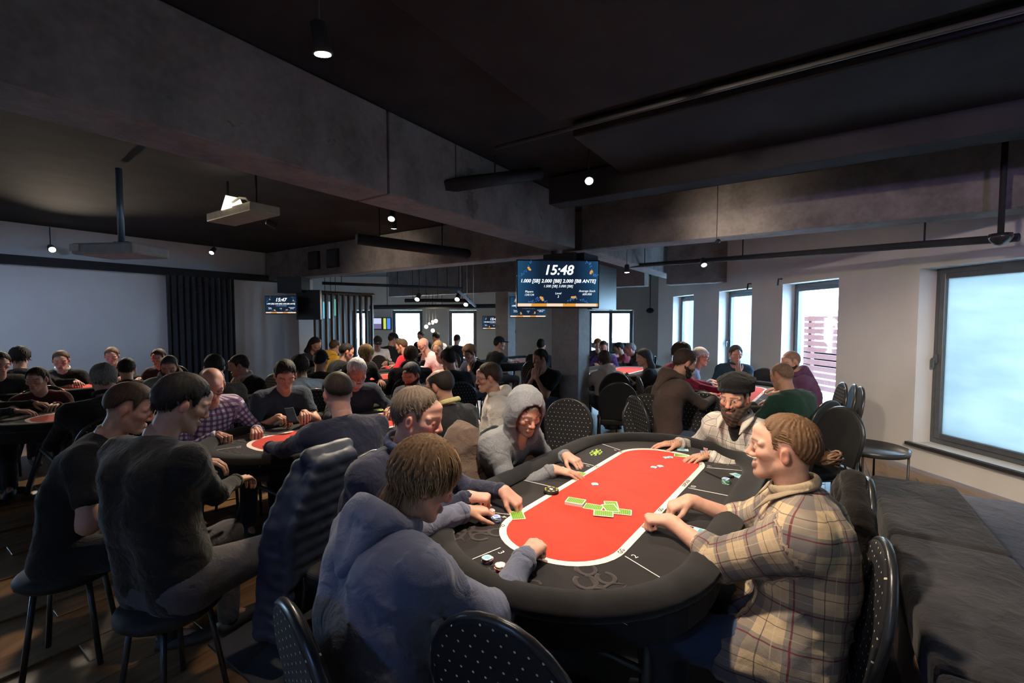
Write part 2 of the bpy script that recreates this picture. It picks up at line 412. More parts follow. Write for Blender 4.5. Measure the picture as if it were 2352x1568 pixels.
# beams and columns of raw concrete
def beam(nm, a0, a1, b0, b1, z0, z1, mat=M_conc):
    q = [AB(a0, b0), AB(a0, b1), AB(a1, b1), AB(a1, b0)]
    mb = MB(); mb.hexa([(p[0], p[1], z0) for p in q], [(p[0], p[1], z1) for p in q]); return struct(mb.build(nm, mat, None, .012, 2))
b1 = beam('trim_1', -3.0, 2.28, -3.0, -2.63, BEAM, CEIL); b1b = beam('trim_2', 2.295, 5.36, -3.0, -2.63, BEAM, CEIL)
beam('trim_3', 5.48, 5.82, -2.6, 3.0, BEAM, CEIL); beam('trim_4', 5.48, 5.82, LB+.02, -3.05, BEAM-.02, CEIL)
beam('trim_5', 5.84, 12.0, -3.0, -2.66, BEAM+.05, CEIL)
beam('trim_6', 9.5, 9.8, -11.0, -3.05, 2.35, CEIL); beam('trim_7', 9.5, 9.8, -2.6, 0.2, 2.35, CEIL)
# raised slab panels of the ceiling near the camera
for k, (a0, a1) in enumerate(((1.2, 2.9), (3.2, 5.2))):
    beam('trim_%d' % (8+k), a0, a1, -1.6, 2.6, CEIL-.12, CEIL-.005, M_ceil)
beam('trim_10', 3.0, 3.03, -2.2, 2.4, CEIL-.15, CEIL-.12, M_black)
beam('trim_11', 4.25, 4.5, -2.4, 2.8, CEIL-.30, CEIL-.02, M_ceil)
def column(nm, a0, a1, b0, b1, mat=M_col):
    return beam(nm, a0, a1, b0, b1, 0.0, BEAM-.04, mat)
column('wall_pillar_near', 5.49, 5.85, -3.05, -2.635); column('wall_pillar_left', 5.49, 5.84, -9.62, -9.2, M_wall)
column('wall_pillar_far', 9.6, 9.95, -7.0, -6.6)
# skirting along the right wall, dark band with the curtain rail along the left wall
mb = MB(); q = [AB(-5, LB+.03), AB(-5, LB+.16), AB(6.5, LB+.16), AB(6.5, LB+.03)]
mb.hexa([(p[0], p[1], 2.5) for p in q], [(p[0], p[1], 2.64) for p in q]); struct(mb.build('trim_12', M_blackmat))
# rug under the near table
mb = MB(); q = [AB(.97, -2.49), AB(.97, 1.2), AB(4.6, 1.2), AB(4.6, -2.49)]
mb.hexa([(p[0], p[1], .003) for p in q], [(p[0], p[1], .014) for p in q]); tag(mb.build('rug', M_rug), 'dark grey flat rug on the wooden floor under the near poker table', 'rug')
# outdoors: paving, slatted fence, plant
mb = MB(); mb.box((14, 8, -.3), (17, 60, .08)); struct(mb.build('ground', plain('paving', (.4, .41, .42), .9)))
mb = MB(); mb.box((-2, 32, -.3), (40, 30, .08)); struct(mb.build('ground_far', plain('paving', (.4, .41, .42), .9)))
M_fence = plain('red_brown_slats', (.10, .026, .018), .6)
fe = empty('garden_fence', RW(1.2, 2.6), 0, 'red brown horizontal slat fence outside the narrow window', 'fence')
def fslat(t0, t1, o0, o1, z0, z1, nm):
    q = [RW(t0, o0)-RW(1.2, 2.6), RW(t1, o0)-RW(1.2, 2.6), RW(t1, o1)-RW(1.2, 2.6), RW(t0, o1)-RW(1.2, 2.6)]
    mb = MB(); mb.hexa([(p[0], p[1], z0) for p in q], [(p[0], p[1], z1) for p in q]); mb.build(nm, M_fence, fe)
for k in range(12): fslat(-1.2, 4.69, 2.6, 2.63, .12+k*.135, .12+k*.135+.105, 'slat')
for t in (-1.0, 1.2, 4.5): fslat(t, t+.09, 2.64, 2.73, -.2, 1.72, 'post')
# ------------------------------------------------------------------ poker tables
TH0 = 36.0
TD = heading(TH0); TN = heading(TH0+90)
def TT(nn, dd): p = TD*dd+TN*nn; return (float(p[0]), float(p[1]))
def felt(name, col, var=.16, sc=7.0):
    n = NT(name); f = n.noise(sc, 5, .6, None, 1.2); n.color(n.ramp(f, [(.3, tuple(c*(1-var) for c in col)), (.7, tuple(c*(1+var) for c in col))]))
    n.set(.95, 0, .15); n.b.inputs['Sheen Weight'].default_value = .12; n.bump(n.noise(350.0, 2), .25, .003); return n.m
M_red = felt('red_felt', (.52, .040, .022)); M_bfelt = felt('black_felt', (.018, .0155, .017)); M_white = felt('white_band', (.74, .66, .60), .05)
M_rail = felt('rail_suede', (.013, .012, .013), .3, 5.0); M_swirl = felt('dark_flourish', (.046, .037, .038)); M_line = plain('white_print', (.75, .72, .7), .8)
M_ink = plain('black_ink', (.012, .012, .012), .7); M_lime = plain('lime_print', (.45, .68, .10), .7); M_leg = plain('table_leg_steel', (.09, .11, .14), .35, .6)
def stadium(L, Wd, seg=18, off=0.0, squash=1.0):
    """outline with its long axis on y, half length L, half width Wd"""
    L += off; Wd += off; c = L-Wd; pts = []
    for i in range(seg+1): g = PI*i/seg; pts.append((Wd*math.cos(g), c+Wd*math.sin(g)))
    for i in range(seg+1): g = PI+PI*i/seg; pts.append((Wd*math.cos(g), -c+Wd*math.sin(g)))
    return pts
def racetrack(L, Wd, r, seg=10, off=0.0):
    L += off; Wd += off; r = min(r+off, Wd); pts = []
    for cx, cy, g0 in ((Wd-r, L-r, 0), (-Wd+r, L-r, PI/2), (-Wd+r, -L+r, PI), (Wd-r, -L+r, 1.5*PI)):
        for i in range(seg+1): g = g0+PI/2*i/seg; pts.append((cx+r*math.cos(g), cy+r*math.sin(g)))
    return pts
def ringmesh(name, po, pi_, z0, z1, mat, parent):
    n = len(po); mb = MB(); vs = [(p[0], p[1], z1) for p in po]+[(p[0], p[1], z1) for p in pi_]+[(p[0], p[1], z0) for p in po]+[(p[0], p[1], z0) for p in pi_]
    fs = []
    for i in range(n):
        j = (i+1) % n; fs += [(i, j, n+j, n+i), (2*n+i, 2*n+j, j, i), (n+i, n+j, 3*n+j, 3*n+i), (2*n+j, 2*n+i, 3*n+i, 3*n+j)]
    mb.add(vs, fs); return mb.build(name, mat, parent)
TL, TW, FZ = 1.15, .60, .76
FL, FWd, FR = .835, .268, .24
def flourish(mb, c, s, z, rot=0.0):
    def P(x, y): ca, sa = math.cos(rot), math.sin(rot); return (c[0]+s*(x*ca-y*sa), c[1]+s*(x*sa+y*ca), z)
    for sx in (-1, 1):
        for cx, cy, r in ((.42, .28, .26), (.42, -.30, .22), (.95, .0, .24)):
            mb.tube([P(sx*(cx+r*math.cos(g)*1.15), cy+r*math.sin(g)) for g in np.linspace(.4, 2*PI*.93, 18)], .035*s*2, 5, flat=.12)
        mb.tube([P(sx*x, y) for x, y in ((0, -.05), (.25, .12), (.6, .08), (1.0, .32), (1.35, .15))], [.07*s, .06*s, .05*s, .04*s, .01*s], 5, flat=.12)
        mb.tube([P(sx*x, y) for x, y in ((0, .62), (.16, .30), (.05, 0), (.18, -.34), (0, -.66))], [.01*s, .06*s, .07*s, .06*s, .01*s], 5, flat=.12)
def make_table(detail=True):
    t = empty('poker_table')
    mb = MB(); mb.prism(stadium(TL-.09, TW-.09), FZ-.05, FZ); ps_ = mb.build('playing_surface', M_bfelt, t)
    mb = MB(); rr = stadium(TL-.065, TW-.065, 20); mb.tube([(p[0], p[1], FZ+.012) for p in rr], .062, 12, closed=True, flat=.62); mb.build('padded_rail', M_rail, t)
    ringmesh('rail_apron', stadium(TL-.03, TW-.03), stadium(TL-.07, TW-.07), FZ-.105, FZ-.012, M_rail, t)
    bb_ = ringmesh('betting_band', racetrack(FL, FWd, FR), racetrack(FL, FWd, FR, off=-.03), FZ-.001, FZ+.0020, M_white, t)
    mb = MB(); mb.prism(racetrack(FL, FWd, FR, off=-.029), FZ-.001, FZ+.0016); mb.build('red_felt', M_red, t)
    for sx in (-1, 1):
        for sy in (-1, 1):
            mb = MB(); mb.tube([(sx*.36, sy*.62, FZ-.05), (sx*.42, sy*.80, .012)], .024, 4); mb.build('leg', M_leg, t)
    for sy in (-1, 1):
        mb = MB(); mb.tube([(-.39, sy*.70, .42), (.39, sy*.70, .42)], .014, 6); mb.build('stretcher', M_leg, t)
    if detail:
        # seat divisions and numbers
        k = 0
        divs = [(FWd, -.62, 1, -.42), (FWd, -.22, 1, -.04), (FWd, .22, 1, .04), (FWd, .62, 1, .34), (-FWd, .66, -1, .42), (-FWd, .26, -1, .1), (-FWd, -.18, -1, -.04), (-FWd, -.58, -1, -.38), (-.13, -FL, -.25, -1)]
        nums = ['2', '1', '10', '9', '7', '6', '5', '4', '3']
        for (x, y, dx, dy), nm in zip(divs, nums):
            l = math.hypot(dx, dy); dx, dy = dx/l, dy/l; ln = .21
            mb = MB(); a = math.atan2(dy, dx); mb.box((x+dx*(ln/2+.01), y+dy*(ln/2+.01), FZ+.0012), (ln, .0035, .0012), a); mb.build('seat_line', M_line, ps_)
            if nm:
                M = Matrix.Translation((x+dx*.03-dy*.03, y+dy*.03+dx*.03, FZ+.0016)) @ Matrix.Rotation(a+PI/2 if abs(dx) > .5 else a+PI/2, 4, 'Z')
                text_obj('seat_number', nm, .036, M_line, ps_, M)
        # lettering on the white band
        bw = FWd-.015; bl = FL-.015
        spots = [('GG', bw, -.60, PI/2), ('GG', bw, -.14, PI/2), ('GGPOKER', bw, .28, PI/2), ('GG', bw-.02, .66, PI/2), ('GG', -bw, .62, -PI/2), ('GG', -bw, .25, -PI/2), ('POKER', -bw, -.25, -PI/2), ('GG', -bw+.012, -.70, -PI/2-.35), ('GG', .0, bl, PI)]
        for s_, x, y, r in spots:
            text_obj('band_lettering', s_, .026, M_ink, bb_, Matrix.Translation((x, y, FZ+.0026)) @ Matrix.Rotation(r, 4, 'Z'), bold=.0006)
        for x, y, s_, r in ((.30, -.86, .13, 2.5), (-.32, -.82, .13, .6), (.36, .78, .11, .7), (.02, -.97, .085, 0)):
            mb = MB(); flourish(mb, (x, y), s_, FZ+.0005, r); mb.build('flourish_print', M_swirl, ps_)
        mb = MB(); flourish(mb, (-.385, .52), .062, FZ+.0008, PI/2+.2); mb.build('emblem_print', M_lime, ps_)
    return t
table = make_table()
tables = []
TABS = [((-.90, 2.19), 'near poker table with red felt oval and black padded rail, cards spread on it'),
        ((-3.20, 2.25), 'poker table with red felt behind the men in black, left of the near table'),
        ((-5.65, 1.50), 'poker table with red felt beside the woman in the maroon top'),
        ((-7.95, 1.60), 'poker table with red felt along the left wall'),
        ((-5.65, 4.75), 'poker table with red felt in the crowd between the two columns')]
for i, ((nn, dd), lab) in enumerate(TABS):
    o = table if i == 0 else copy_tree(table)
    o.location = (*TT(nn, dd), 0); o.rotation_euler = (0, 0, -math.radians(TH0)); tag(o, lab, 'poker table', 'poker tables in the hall'); tables.append(o)
for (x, y), lab in (((2.62, 5.3), 'poker table with red felt in front of the narrow windows'), ((.12, 9.6), 'far poker table with red felt near the dark capped player'),
                    ((1.85, 7.7), 'poker table between the column and the long haired woman'), ((2.5, 11.0), 'farthest poker table below the double window')):
    o = copy_tree(table); o.location = (x, y, 0); o.rotation_euler = (0, 0, -math.radians(TH0)); tag(o, lab, 'poker table', 'poker tables in the hall'); tables.append(o)

# ------------------------------------------------------------------ banquet chairs
n = NT('dotted_upholstery'); v = n.coord('Object'); sx = n.n('ShaderNodeSeparateXYZ'); n.l(v, sx.inputs[0])
P_ = .036
row = n.math('FLOOR', n.math('DIVIDE', sx.outputs[2], P_))
xo = n.math('ADD', sx.outputs[0], n.math('MULTIPLY', n.math('MODULO', n.math('ADD', row, 100.0), 2.0), P_/2))
def fr(s_): return n.math('SUBTRACT', n.math('FRACT', n.math('ADD', n.math('DIVIDE', s_, P_), 50.0)), .5)
dx = fr(xo); dz = fr(sx.outputs[2]); dd = n.math('ADD', n.math('MULTIPLY', dx, dx), n.math('MULTIPLY', dz, dz))
dot = n.math('LESS_THAN', dd, .008)
n.color(n.mix(dot, (.020, .019, .022), (.72, .66, .50))); n.set(.85, 0, .3); n.bump(n.noise(260.0), .3, .004); M_dots = n.m
M_vinyl = plain('black_vinyl', (.011, .011, .012), .75, 0, .5, bump=.15)
M_frame = plain('chair_frame', (.05, .053, .058), .30, .55, .5, bump=.1)
def chair_outline(w=.205, z0=.50, z1=.93, seg=14):
    zc = z1-w*1.05; pts = [(-w*.86, z0), (w*.86, z0), (w, zc)]
    for i in range(1, seg): g = PI*i/seg; pts.append((w*math.cos(g), zc+w*1.05*math.sin(g)))
    pts.append((-w, zc)); return pts
def make_chair(dots=True):
    t = empty('banquet_chair')
    mb = MB(); mb.prism(racetrack(.205, .21, .06, 5), .43, .485); mb.build('seat', M_vinyl, t, .018, 3)
    ol = chair_outline(); n_ = len(ol); tilt = .16
    def yb(z): return -.205-(z-.5)*tilt
    mb = MB(); vs = [(x, yb(z)-.016, z) for x, z in ol]+[(x, yb(z)+.020, z) for x, z in ol]
    mb.add(vs, [tuple(range(n_)), tuple(range(2*n_-1, n_-1, -1))]+[(i, n_+i, n_+(i+1) % n_, (i+1) % n_) for i in range(n_)])
    br_ = mb.build('backrest', M_dots if dots else M_vinyl, t, .006, 2)
    mb = MB(); mb.tube([(x*1.02, yb(z), z) for x, z in ol[1:]+ol[:1]], .0135, 8); mb.build('back_frame', M_frame, br_)
    for sx in (-1, 1):
        mb = MB(); mb.tube([(sx*.19, yb(.56), .56), (sx*.195, -.19, .40), (sx*.20, -.27, .012)], .0115, 7); mb.build('leg', M_frame, t)
        mb = MB(); mb.tube([(sx*.195, -.17, .425), (sx*.195, .17, .425), (sx*.20, .20, .012)], .0115, 7); mb.build('leg', M_frame, t)
    mb = MB(); mb.tube([(-.195, .0, .425), (.195, .0, .425)], .010, 6); mb.build('seat_brace', M_frame, t)
    return t
CH = [None]; CHV = [None]
def chair(x, y, head, label, dots=True):
    P = CH if dots else CHV
    if P[0] is None: P[0] = make_chair(dots); o = P[0]
    else: o = copy_tree(P[0])
    o.location = (x, y, 0); o.rotation_euler = (0, 0, -math.radians(head)); return tag(o, label, 'chair', 'banquet chairs in the hall')
# ------------------------------------------------------------------ figures: smooth blended surfaces meshed on a grid
V3 = lambda *a: np.array(a, float)
def lerp(a, b, t): return np.asarray(a)*(1-t)+np.asarray(b)*t
def unit(v): v = np.asarray(v, float); return v/max(1e-9, np.linalg.norm(v))
class Field:
    def __init__(s, lo, hi, cell):
        s.lo = np.asarray(lo, float); s.c = cell; n = np.ceil((np.asarray(hi)-s.lo)/cell).astype(int)+2
        s.n = n; s.f = np.full(n, .12, np.float32)
        s.ax = [(s.lo[i]+cell*np.arange(n[i])).astype(np.float32) for i in range(3)]
    def sub(s, lo, hi):
        sl = []
        for i in range(3):
            a = max(0, int((lo[i]-s.lo[i])/s.c)-1); b = min(s.n[i], int((hi[i]-s.lo[i])/s.c)+3)
            if b <= a: return None, None
            sl.append(slice(a, b))
        return tuple(sl), (s.ax[0][sl[0]][:, None, None], s.ax[1][sl[1]][None, :, None], s.ax[2][sl[2]][None, None, :])
    def _u(s, sl, d, k):
        f = s.f[sl]
        if k <= 0: s.f[sl] = np.minimum(f, d); return
        h = np.clip(.5+.5*(f-d)/k, 0, 1); s.f[sl] = f*(1-h)+d*h-k*h*(1-h)
    def cone(s, a, b, ra, rb, k=.03):
        a = np.asarray(a, float); b = np.asarray(b, float); m = max(ra, rb)+k+s.c
        sl, g = s.sub(np.minimum(a, b)-m, np.maximum(a, b)+m)
        if sl is None: return
        d = b-a; L = max(1e-9, float(d@d)); px, py, pz = g[0]-a[0], g[1]-a[1], g[2]-a[2]
        t = np.clip((px*d[0]+py*d[1]+pz*d[2])/L, 0, 1)
        q = np.sqrt((px-t*d[0])**2+(py-t*d[1])**2+(pz-t*d[2])**2)-(ra+(rb-ra)*t)
        s._u(sl, q, k)
    def ell(s, c, r, k=.02, R=None, neg=False):
        c = np.asarray(c, float); r = np.asarray(r, float); m = r.max()+abs(k)+s.c
        sl, g = s.sub(c-m, c+m)
        if sl is None: return
        x, y, z = g[0]-c[0], g[1]-c[1], g[2]-c[2]
        if R is not None: x, y, z = [R[0, i]*x+R[1, i]*y+R[2, i]*z for i in range(3)]
        k0 = np.sqrt((x/r[0])**2+(y/r[1])**2+(z/r[2])**2); k1 = np.sqrt((x/r[0]**2)**2+(y/r[1]**2)**2+(z/r[2]**2)**2)+1e-6
        d = k0*(k0-1)/k1
        if neg:
            f = s.f[sl]; h = np.clip(.5-.5*(f+d)/k, 0, 1); s.f[sl] = f*(1-h)+(-d)*h+k*h*(1-h)
        else: s._u(sl, d, k)
    def grid(s): return s.ax[0][:, None, None], s.ax[1][None, :, None], s.ax[2][None, None, :]
    def mesh(s):
        f = s.f; n = f.shape; sg = f < 0
        c8 = [f[i:n[0]-1+i, j:n[1]-1+j, k:n[2]-1+k] for i in (0, 1) for j in (0, 1) for k in (0, 1)]
        s8 = sum((c < 0).astype(np.int8) for c in c8); act = (s8 > 0) & (s8 < 8)
        I, J, K = np.nonzero(act); m = len(I)
        if m == 0: return np.zeros((0, 3)), np.zeros((0, 4), int)
        cv = np.stack([c[I, J, K] for c in c8], 1); off = np.array([(i, j, k) for i in (0, 1) for j in (0, 1) for k in (0, 1)], float)
        acc = np.zeros((m, 3)); cnt = np.zeros(m)
        for a in range(8):
            for b in range(a+1, 8):
                if abs(off[a]-off[b]).sum() != 1: continue
                fa, fb = cv[:, a], cv[:, b]; msk = (fa < 0) != (fb < 0); t = np.where(msk, fa/np.where(msk, fa-fb, 1), 0)
                p = off[a]+(off[b]-off[a])*t[:, None]; acc += p*msk[:, None]; cnt += msk
        V = (np.stack([I, J, K], 1)+acc/cnt[:, None])*s.c+s.lo
        idx = np.full(act.shape, -1, np.int64); idx[I, J, K] = np.arange(m); Q = []
        for ax in range(3):
            a = [slice(None)]*3; b = [slice(None)]*3; a[ax] = slice(0, -1); b[ax] = slice(1, None)
            s0 = sg[tuple(a)]; s1 = sg[tuple(b)]; o1, o2 = [(1, 2), (2, 0), (0, 1)][ax]
            P = np.argwhere(s0 != s1)
            ok = (P[:, o1] > 0) & (P[:, o2] > 0) & (P[:, o1] < n[o1]-1) & (P[:, o2] < n[o2]-1); P = P[ok]
            if len(P) == 0: continue
            flip = s0[tuple(P.T)]
            def g(d1, d2):
                q = P.copy(); q[:, o1] += d1; q[:, o2] += d2; return idx[tuple(q.T)]
            q4 = np.stack([g(-1, -1), g(0, -1), g(0, 0), g(-1, 0)], 1); q4[~flip] = q4[~flip][:, ::-1]
            Q.append(q4[(q4 >= 0).all(1)])
        return V, np.concatenate(Q)
def wrinkle(F, amp, sc=1.0, seed=0.0, ax=(1, 1, 1)):
    """cloth folds: broad swells plus narrow ridges that wander and fade"""
    x, y, z = F.grid(); x = x*sc*ax[0]+seed; y = y*sc*ax[1]-seed*.7; z = z*sc*ax[2]+seed*1.3
    w1 = np.sin(x*17+1.8*np.sin(z*9+y*7)); m = .5+.5*np.sin(x*7+2*np.sin(y*6)+z*8)
    r1 = 1-np.abs(np.sin(z*21+x*9+2.2*np.sin(x*8-y*7)+y*6)); r2 = 1-np.abs(np.sin(y*24-z*15+1.9*np.sin(z*11+x*9)+x*13)); r3 = 1-np.abs(np.sin(x*27+z*17+2.0*np.sin(y*10+z*6)))
    F.f -= (amp*(.30*w1+1.5*m*r1**3+1.2*(1-m)*r2**3+.7*r3**3*m-.55)).astype(np.float32)

def rot_head(yaw, pitch, roll):
    y, p, r = [math.radians(v) for v in (yaw, pitch, roll)]
    f = V3(math.sin(y), math.cos(y), 0); x = V3(math.cos(y), -math.sin(y), 0); u = V3(0, 0, 1)
    f2 = f*math.cos(p)-u*math.sin(p); u2 = u*math.cos(p)+f*math.sin(p)
    x3 = x*math.cos(r)-u2*math.sin(r); u3 = u2*math.cos(r)+x*math.sin(r)
    return np.stack([x3, f2, u3], 1)          # columns: right, face, up
CRC, CRR = V3(0, -.012, .028), V3(.0745, .097, .091)
def head_mesh(cell, neck, sp):
    F = Field((-.115, -.145, min(-.20, neck[2]-.03)), (.115, .15, .15), cell)
    if neck[1] < -.08 or abs(neck[0]) > .06: F = Field((-.16, min(-.145, neck[1]-.07), neck[2]-.03), (.16, .15, .15), cell)
    fat = sp.get('fat', 0.0)
    F.ell(CRC, CRR, .01)
    F.cone((0, .028, -.02), (0, .054, -.086), .056+fat, .028+fat, .025)
    for s in (-1, 1):
        F.cone((s*.048, -.004, -.045), (s*.015, .062, -.096), .022+fat, .016, .02)
        F.ell((s*.042, .058, -.016), (.020, .024, .020), .018)
        F.cone((s*.052, .066, .022), (s*.014, .084, .022), .010, .012, .012)
    F.ell((0, .070, -.100), (.018, .017, .014), .015)
    F.cone((0, .070, .055), (0, .082, .02), .03, .012, .03)
    if cell < .011:
        for s in (-1, 1): F.ell((s*.032, .101, .004), (.016, .015, .011), .010, neg=True)
        for s in (-1, 1): F.ell((s*.031, .0765, .003), (.0155, .0135, .0125), .003)
    ns = sp.get('nose', 1.0)
    F.cone((0, .085, .016), (0, .086+.019*ns, -.029), .0085, .0115, .012)
    for s in (-1, 1): F.ell((s*.0125, .092, -.034), (.0095, .012, .0085), .008)
    F.cone((-.019, .086, -.061), (.019, .086, -.061), .0065, .0065, .008); F.cone((-.016, .085, -.071), (.016, .085, -.071), .008, .008, .008)
    for s in (-1, 1):
        Re = np.stack([unit((1, -s*.35, 0)), unit((s*.35, 1, -.18)), unit((0, .18, 1))], 1)
        F.ell((s*.078, -.010, -.006), (.0095, .0165, .028), .006, Re)
        if cell < .006: F.ell((s*.088, -.006, -.004), (.006, .010, .018), .006, Re, neg=True)
    F.cone((0, -.022, -.045), neck, .054+fat*.7, .060+fat*.7, .025)
    V, Q = F.mesh()
    sk = np.array(sp.get('skin', (.50, .27, .185))); col = np.tile(sk, (len(V), 1))
    x, y, z = V.T
    def blob(c, r, tint, st=1.0):
        d = np.sqrt((((V-np.array(c))/np.array(r))**2).sum(1)); m = np.clip(1.25-d, 0, 1)[:, None]*st; col[:] = col*(1-m)+col*np.array(tint)*m
    def paint(m, c, st): mm = (m*st)[:, None]; col[:] = col*(1-mm)+np.array(c)*mm
    blob((0, .105, -.03), (.025, .03, .025), (1.08, .82, .80))
    for s in (-1, 1): blob((s*.045, .07, -.025), (.03, .04, .03), (1.06, .86, .84)); blob((s*.08, -.01, -.006), (.03, .03, .04), (1.08, .80, .78))
    blob((0, .09, -.066), (.022, .02, .009), (.85, .55, .52))
    hc = np.array(sp.get('hairc', (.03, .02, .015)))
    if sp.get('hair', 'short') != 'none':
        m = np.clip((z-hairline(x, y, sp)+.006)/(.030 if sp.get('hair') == 'buzz' else .016), 0, 1)
        if sp.get('hair') == 'bald' or sp.get('crown'):
            rr = sp.get('crown', .078); m = m*np.clip(6*(np.sqrt((x/(rr*1.05))**2+((y-.015)/(rr*1.5))**2+((z-.135)/(rr*1.15))**2)-1), 0, 1)
        paint(m, hc*.9, .85)
    if sp.get('stubble', 0):
        m = np.clip((-.035-z)/.02, 0, 1)*np.clip((y-.0)/.02, 0, 1)*np.clip((z+.125)/.02, 0, 1); m *= 1-np.exp(-((z+.066)/.008)**2)*(np.abs(x) < .02)
        paint(m, hc*.6+sk*.25, sp['stubble'])
    if cell < .009:
        for s in (-1, 1):
            e = np.exp(-((z-.0265-.05*(np.abs(x)-.03)*0)/.0045)**2)*((s*x > .012) & (s*x < .052))*(y > .055); paint(np.clip(e, 0, 1), hc*.45, .85)
        lid = sp.get('lid', .35)
        for s in (-1, 1):
            d = np.sqrt((x-s*.031)**2+((z-.003)*1.7)**2); m = ((d < .0125) & (y > .075) & (z < .003+.011*(1-2*lid))).astype(float)
            paint(m, (.62, .58, .56), .9)
            di = np.sqrt((x-s*.031-sp.get('gaze', 0)*.005)**2+(z-.002)**2); paint(((di < .0058) & (m > 0)).astype(float), (.03, .02, .015), 1.0)
            lash = np.exp(-((z-(.003+.011*(1-2*lid)))/.0025)**2)*(np.abs(x-s*.031) < .014)*(y > .074); paint(np.clip(lash, 0, 1), (.06, .03, .02), .7)
    return V, Q, col
def inhead(F):  # signed depth relative to the skull ellipsoid
    x, y, z = F.grid(); return x, y, z
def hairline(x, y, sp):
    fr = sp.get('fringe', .062); nape = sp.get('nape', -.062); st = sp.get('hair', 'short'); sd = np.clip(np.abs(x)/.07, 0, 1)
    line = nape+(fr-nape)/.175*(y+.095)
    if st != 'medium': line = line+.020*np.exp(-((y-.058)/.026)**2)*sd**2
    if st not in ('long', 'medium'): line = line+.034*np.exp(-((y+.012)/.024)**2)*sd**3-.046*np.exp(-((y-.026)/.011)**2)*sd**4
    return line
def hair_mesh(cell, sp):
    st = sp.get('hair', 'short'); t = {'short': .010, 'buzz': .0045, 'medium': .020, 'curly': .028, 'bald': .006, 'slick': .007, 'long': .017, 'thin': .009}[st]
    t = sp.get('hairt', t)
    F = Field((-.15, -.18, -.16), (.15, .15, .18), cell); r = CRR+t+V3(.002, .002, .004)
    F.ell(CRC+V3(0, -.004, .004), r, .01)
    x, y, z = F.grid()
    if st == 'curly':
        for i in range(46):
            g = RNG.uniform(0, 2*PI); c = RNG.uniform(.0, 1); d = V3(math.cos(g)*math.sqrt(1-c*c), math.sin(g)*math.sqrt(1-c*c), c); F.ell(CRC+d*(CRR+t*.6), V3(.02, .02, .018)*RNG.uniform(.8, 1.3), .008)
    elif st in ('medium', 'long', 'short', 'slick', 'thin'):
        ph = np.arctan2(x, y+.05); a = .0035 if st in ('medium', 'long') else .002
        F.f += a*(np.sin(ph*27+3*np.sin(z*40)+z*30)+.7*np.sin(ph*43-z*55))
    fr = sp.get('fringe', .062); nape = sp.get('nape', -.062)
    # hairline: forehead high, temple recess, ear notch, nape low
    line = hairline(x, y, sp)
    fd = {'medium': .45, 'long': .3, 'curly': .4}.get(st, .92); F.f += (t*fd*np.clip(1-(z-line)/.055, 0, 1)).astype(np.float32)
    line = line+(.016 if st == 'buzz' else 0)
    jag = .004*np.sin(x*170+y*130)+.003*np.sin(y*260-x*90)
    cut = (line+.005+jag-z)*.75
    F.f = np.maximum(F.f, cut.astype(np.float32))
    if st == 'bald' or sp.get('crown', 0):
        rr = sp.get('crown', .078); F.ell((0, .015, .135), (rr*1.05, rr*1.5, rr*1.15), .006, neg=True)
    if st == 'long':
        for s in (-1, -.33, .33, 1):
            F.cone((s*.055, -.06, .02), (s*.085, -.085, -.13), .045, .045, .03); F.cone((s*.085, -.085, -.13), (s*.085, -.10, -.30+.0*s), .045, .03, .03)
    if sp.get('bun'):
        F.ell((.0, -.128, .0), (.022, .025, .022), .012)
    V, Q = F.mesh(); hc = np.array(sp.get('hairc', (.03, .02, .015)))
    v = RNG.normal(0, .12, len(V)); ph = np.arctan2(V[:, 0], V[:, 1]+.05); v += .22*np.sin(ph*31+V[:, 2]*60)
    return V, Q, np.clip(hc[None]*(1+v[:, None]), 0, 1)
def lock_mesh(nl, sp):
    """tapered locks of hair combed away from the crown"""
    hc = np.array(sp.get('hairc')); tip = np.array(sp.get('hairtip', hc*1.6)); t = sp.get('hairt', .024)
    fr, nape = sp.get('fringe', .062), sp.get('nape', -.062); sl = (fr-nape)/.175; P = []; Fc = []; Cc = []
    crown = V3(*sp.get('whorl', (.01, -.05, .11))); comb = V3(*sp.get('comb', (0, 0, 0))); steps = sp.get('locksteps', 7); free = sp.get('free', -.02)
    k = 0
    while k < nl:
        d = unit(RNG.normal(0, 1, 3)); p = CRC+d*(CRR+t*.7)
        hl = float(hairline(p[0], p[1], sp))
        if p[2] < hl+.006: continue
        k += 1; pts = [p]; fade = min(1, (p[2]-hl)/.055); fd = .3 if t > .015 else .8; off = RNG.uniform(.5, 1.2)*t*(1-fd+fd*fade)
        for i in range(steps):
            q = pts[-1]; f = unit(unit(q-crown)+comb+V3(0, 0, -.25)+RNG.normal(0, .16, 3)); nx = q+f*sp.get('lockstep', .013)
            n_ = (nx-CRC)/(CRR+off); l = np.linalg.norm(n_)
            if nx[2] > free or l < 1: nx = CRC+n_/l*(CRR+off)
            if t < .015 and nx[2] < float(hairline(nx[0], nx[1], sp))-.006: nx = lerp(pts[-1], nx, .15)
            pts.append(nx)
        br = RNG.uniform(.45, 1.6)*(1.35 if RNG.random() < .12 else 1); w0 = RNG.uniform(.5, 1.0)*sp.get('lockw', .0050); b = len(P); np_ = len(pts)
        for i, q in enumerate(pts):
            tt = i/(np_-1); d = unit(pts[min(i+1, np_-1)]-pts[max(i-1, 0)]); nrm = unit(q-CRC); sd = np.cross(d, nrm); wd = w0*(1-tt**2*.9)
            P += [q+sd*wd, q+nrm*wd*.7, q-sd*wd]; c = hc*br*(1-tt)+tip*br*tt; Cc += [c, c, c]
            if i: 
                o = b+3*(i-1)
                for j in range(3): Fc.append((o+j, o+(j+1) % 3, o+3+(j+1) % 3, o+3+j))
    return np.array(P), np.array(Fc), np.clip(np.array(Cc), 0, 1)
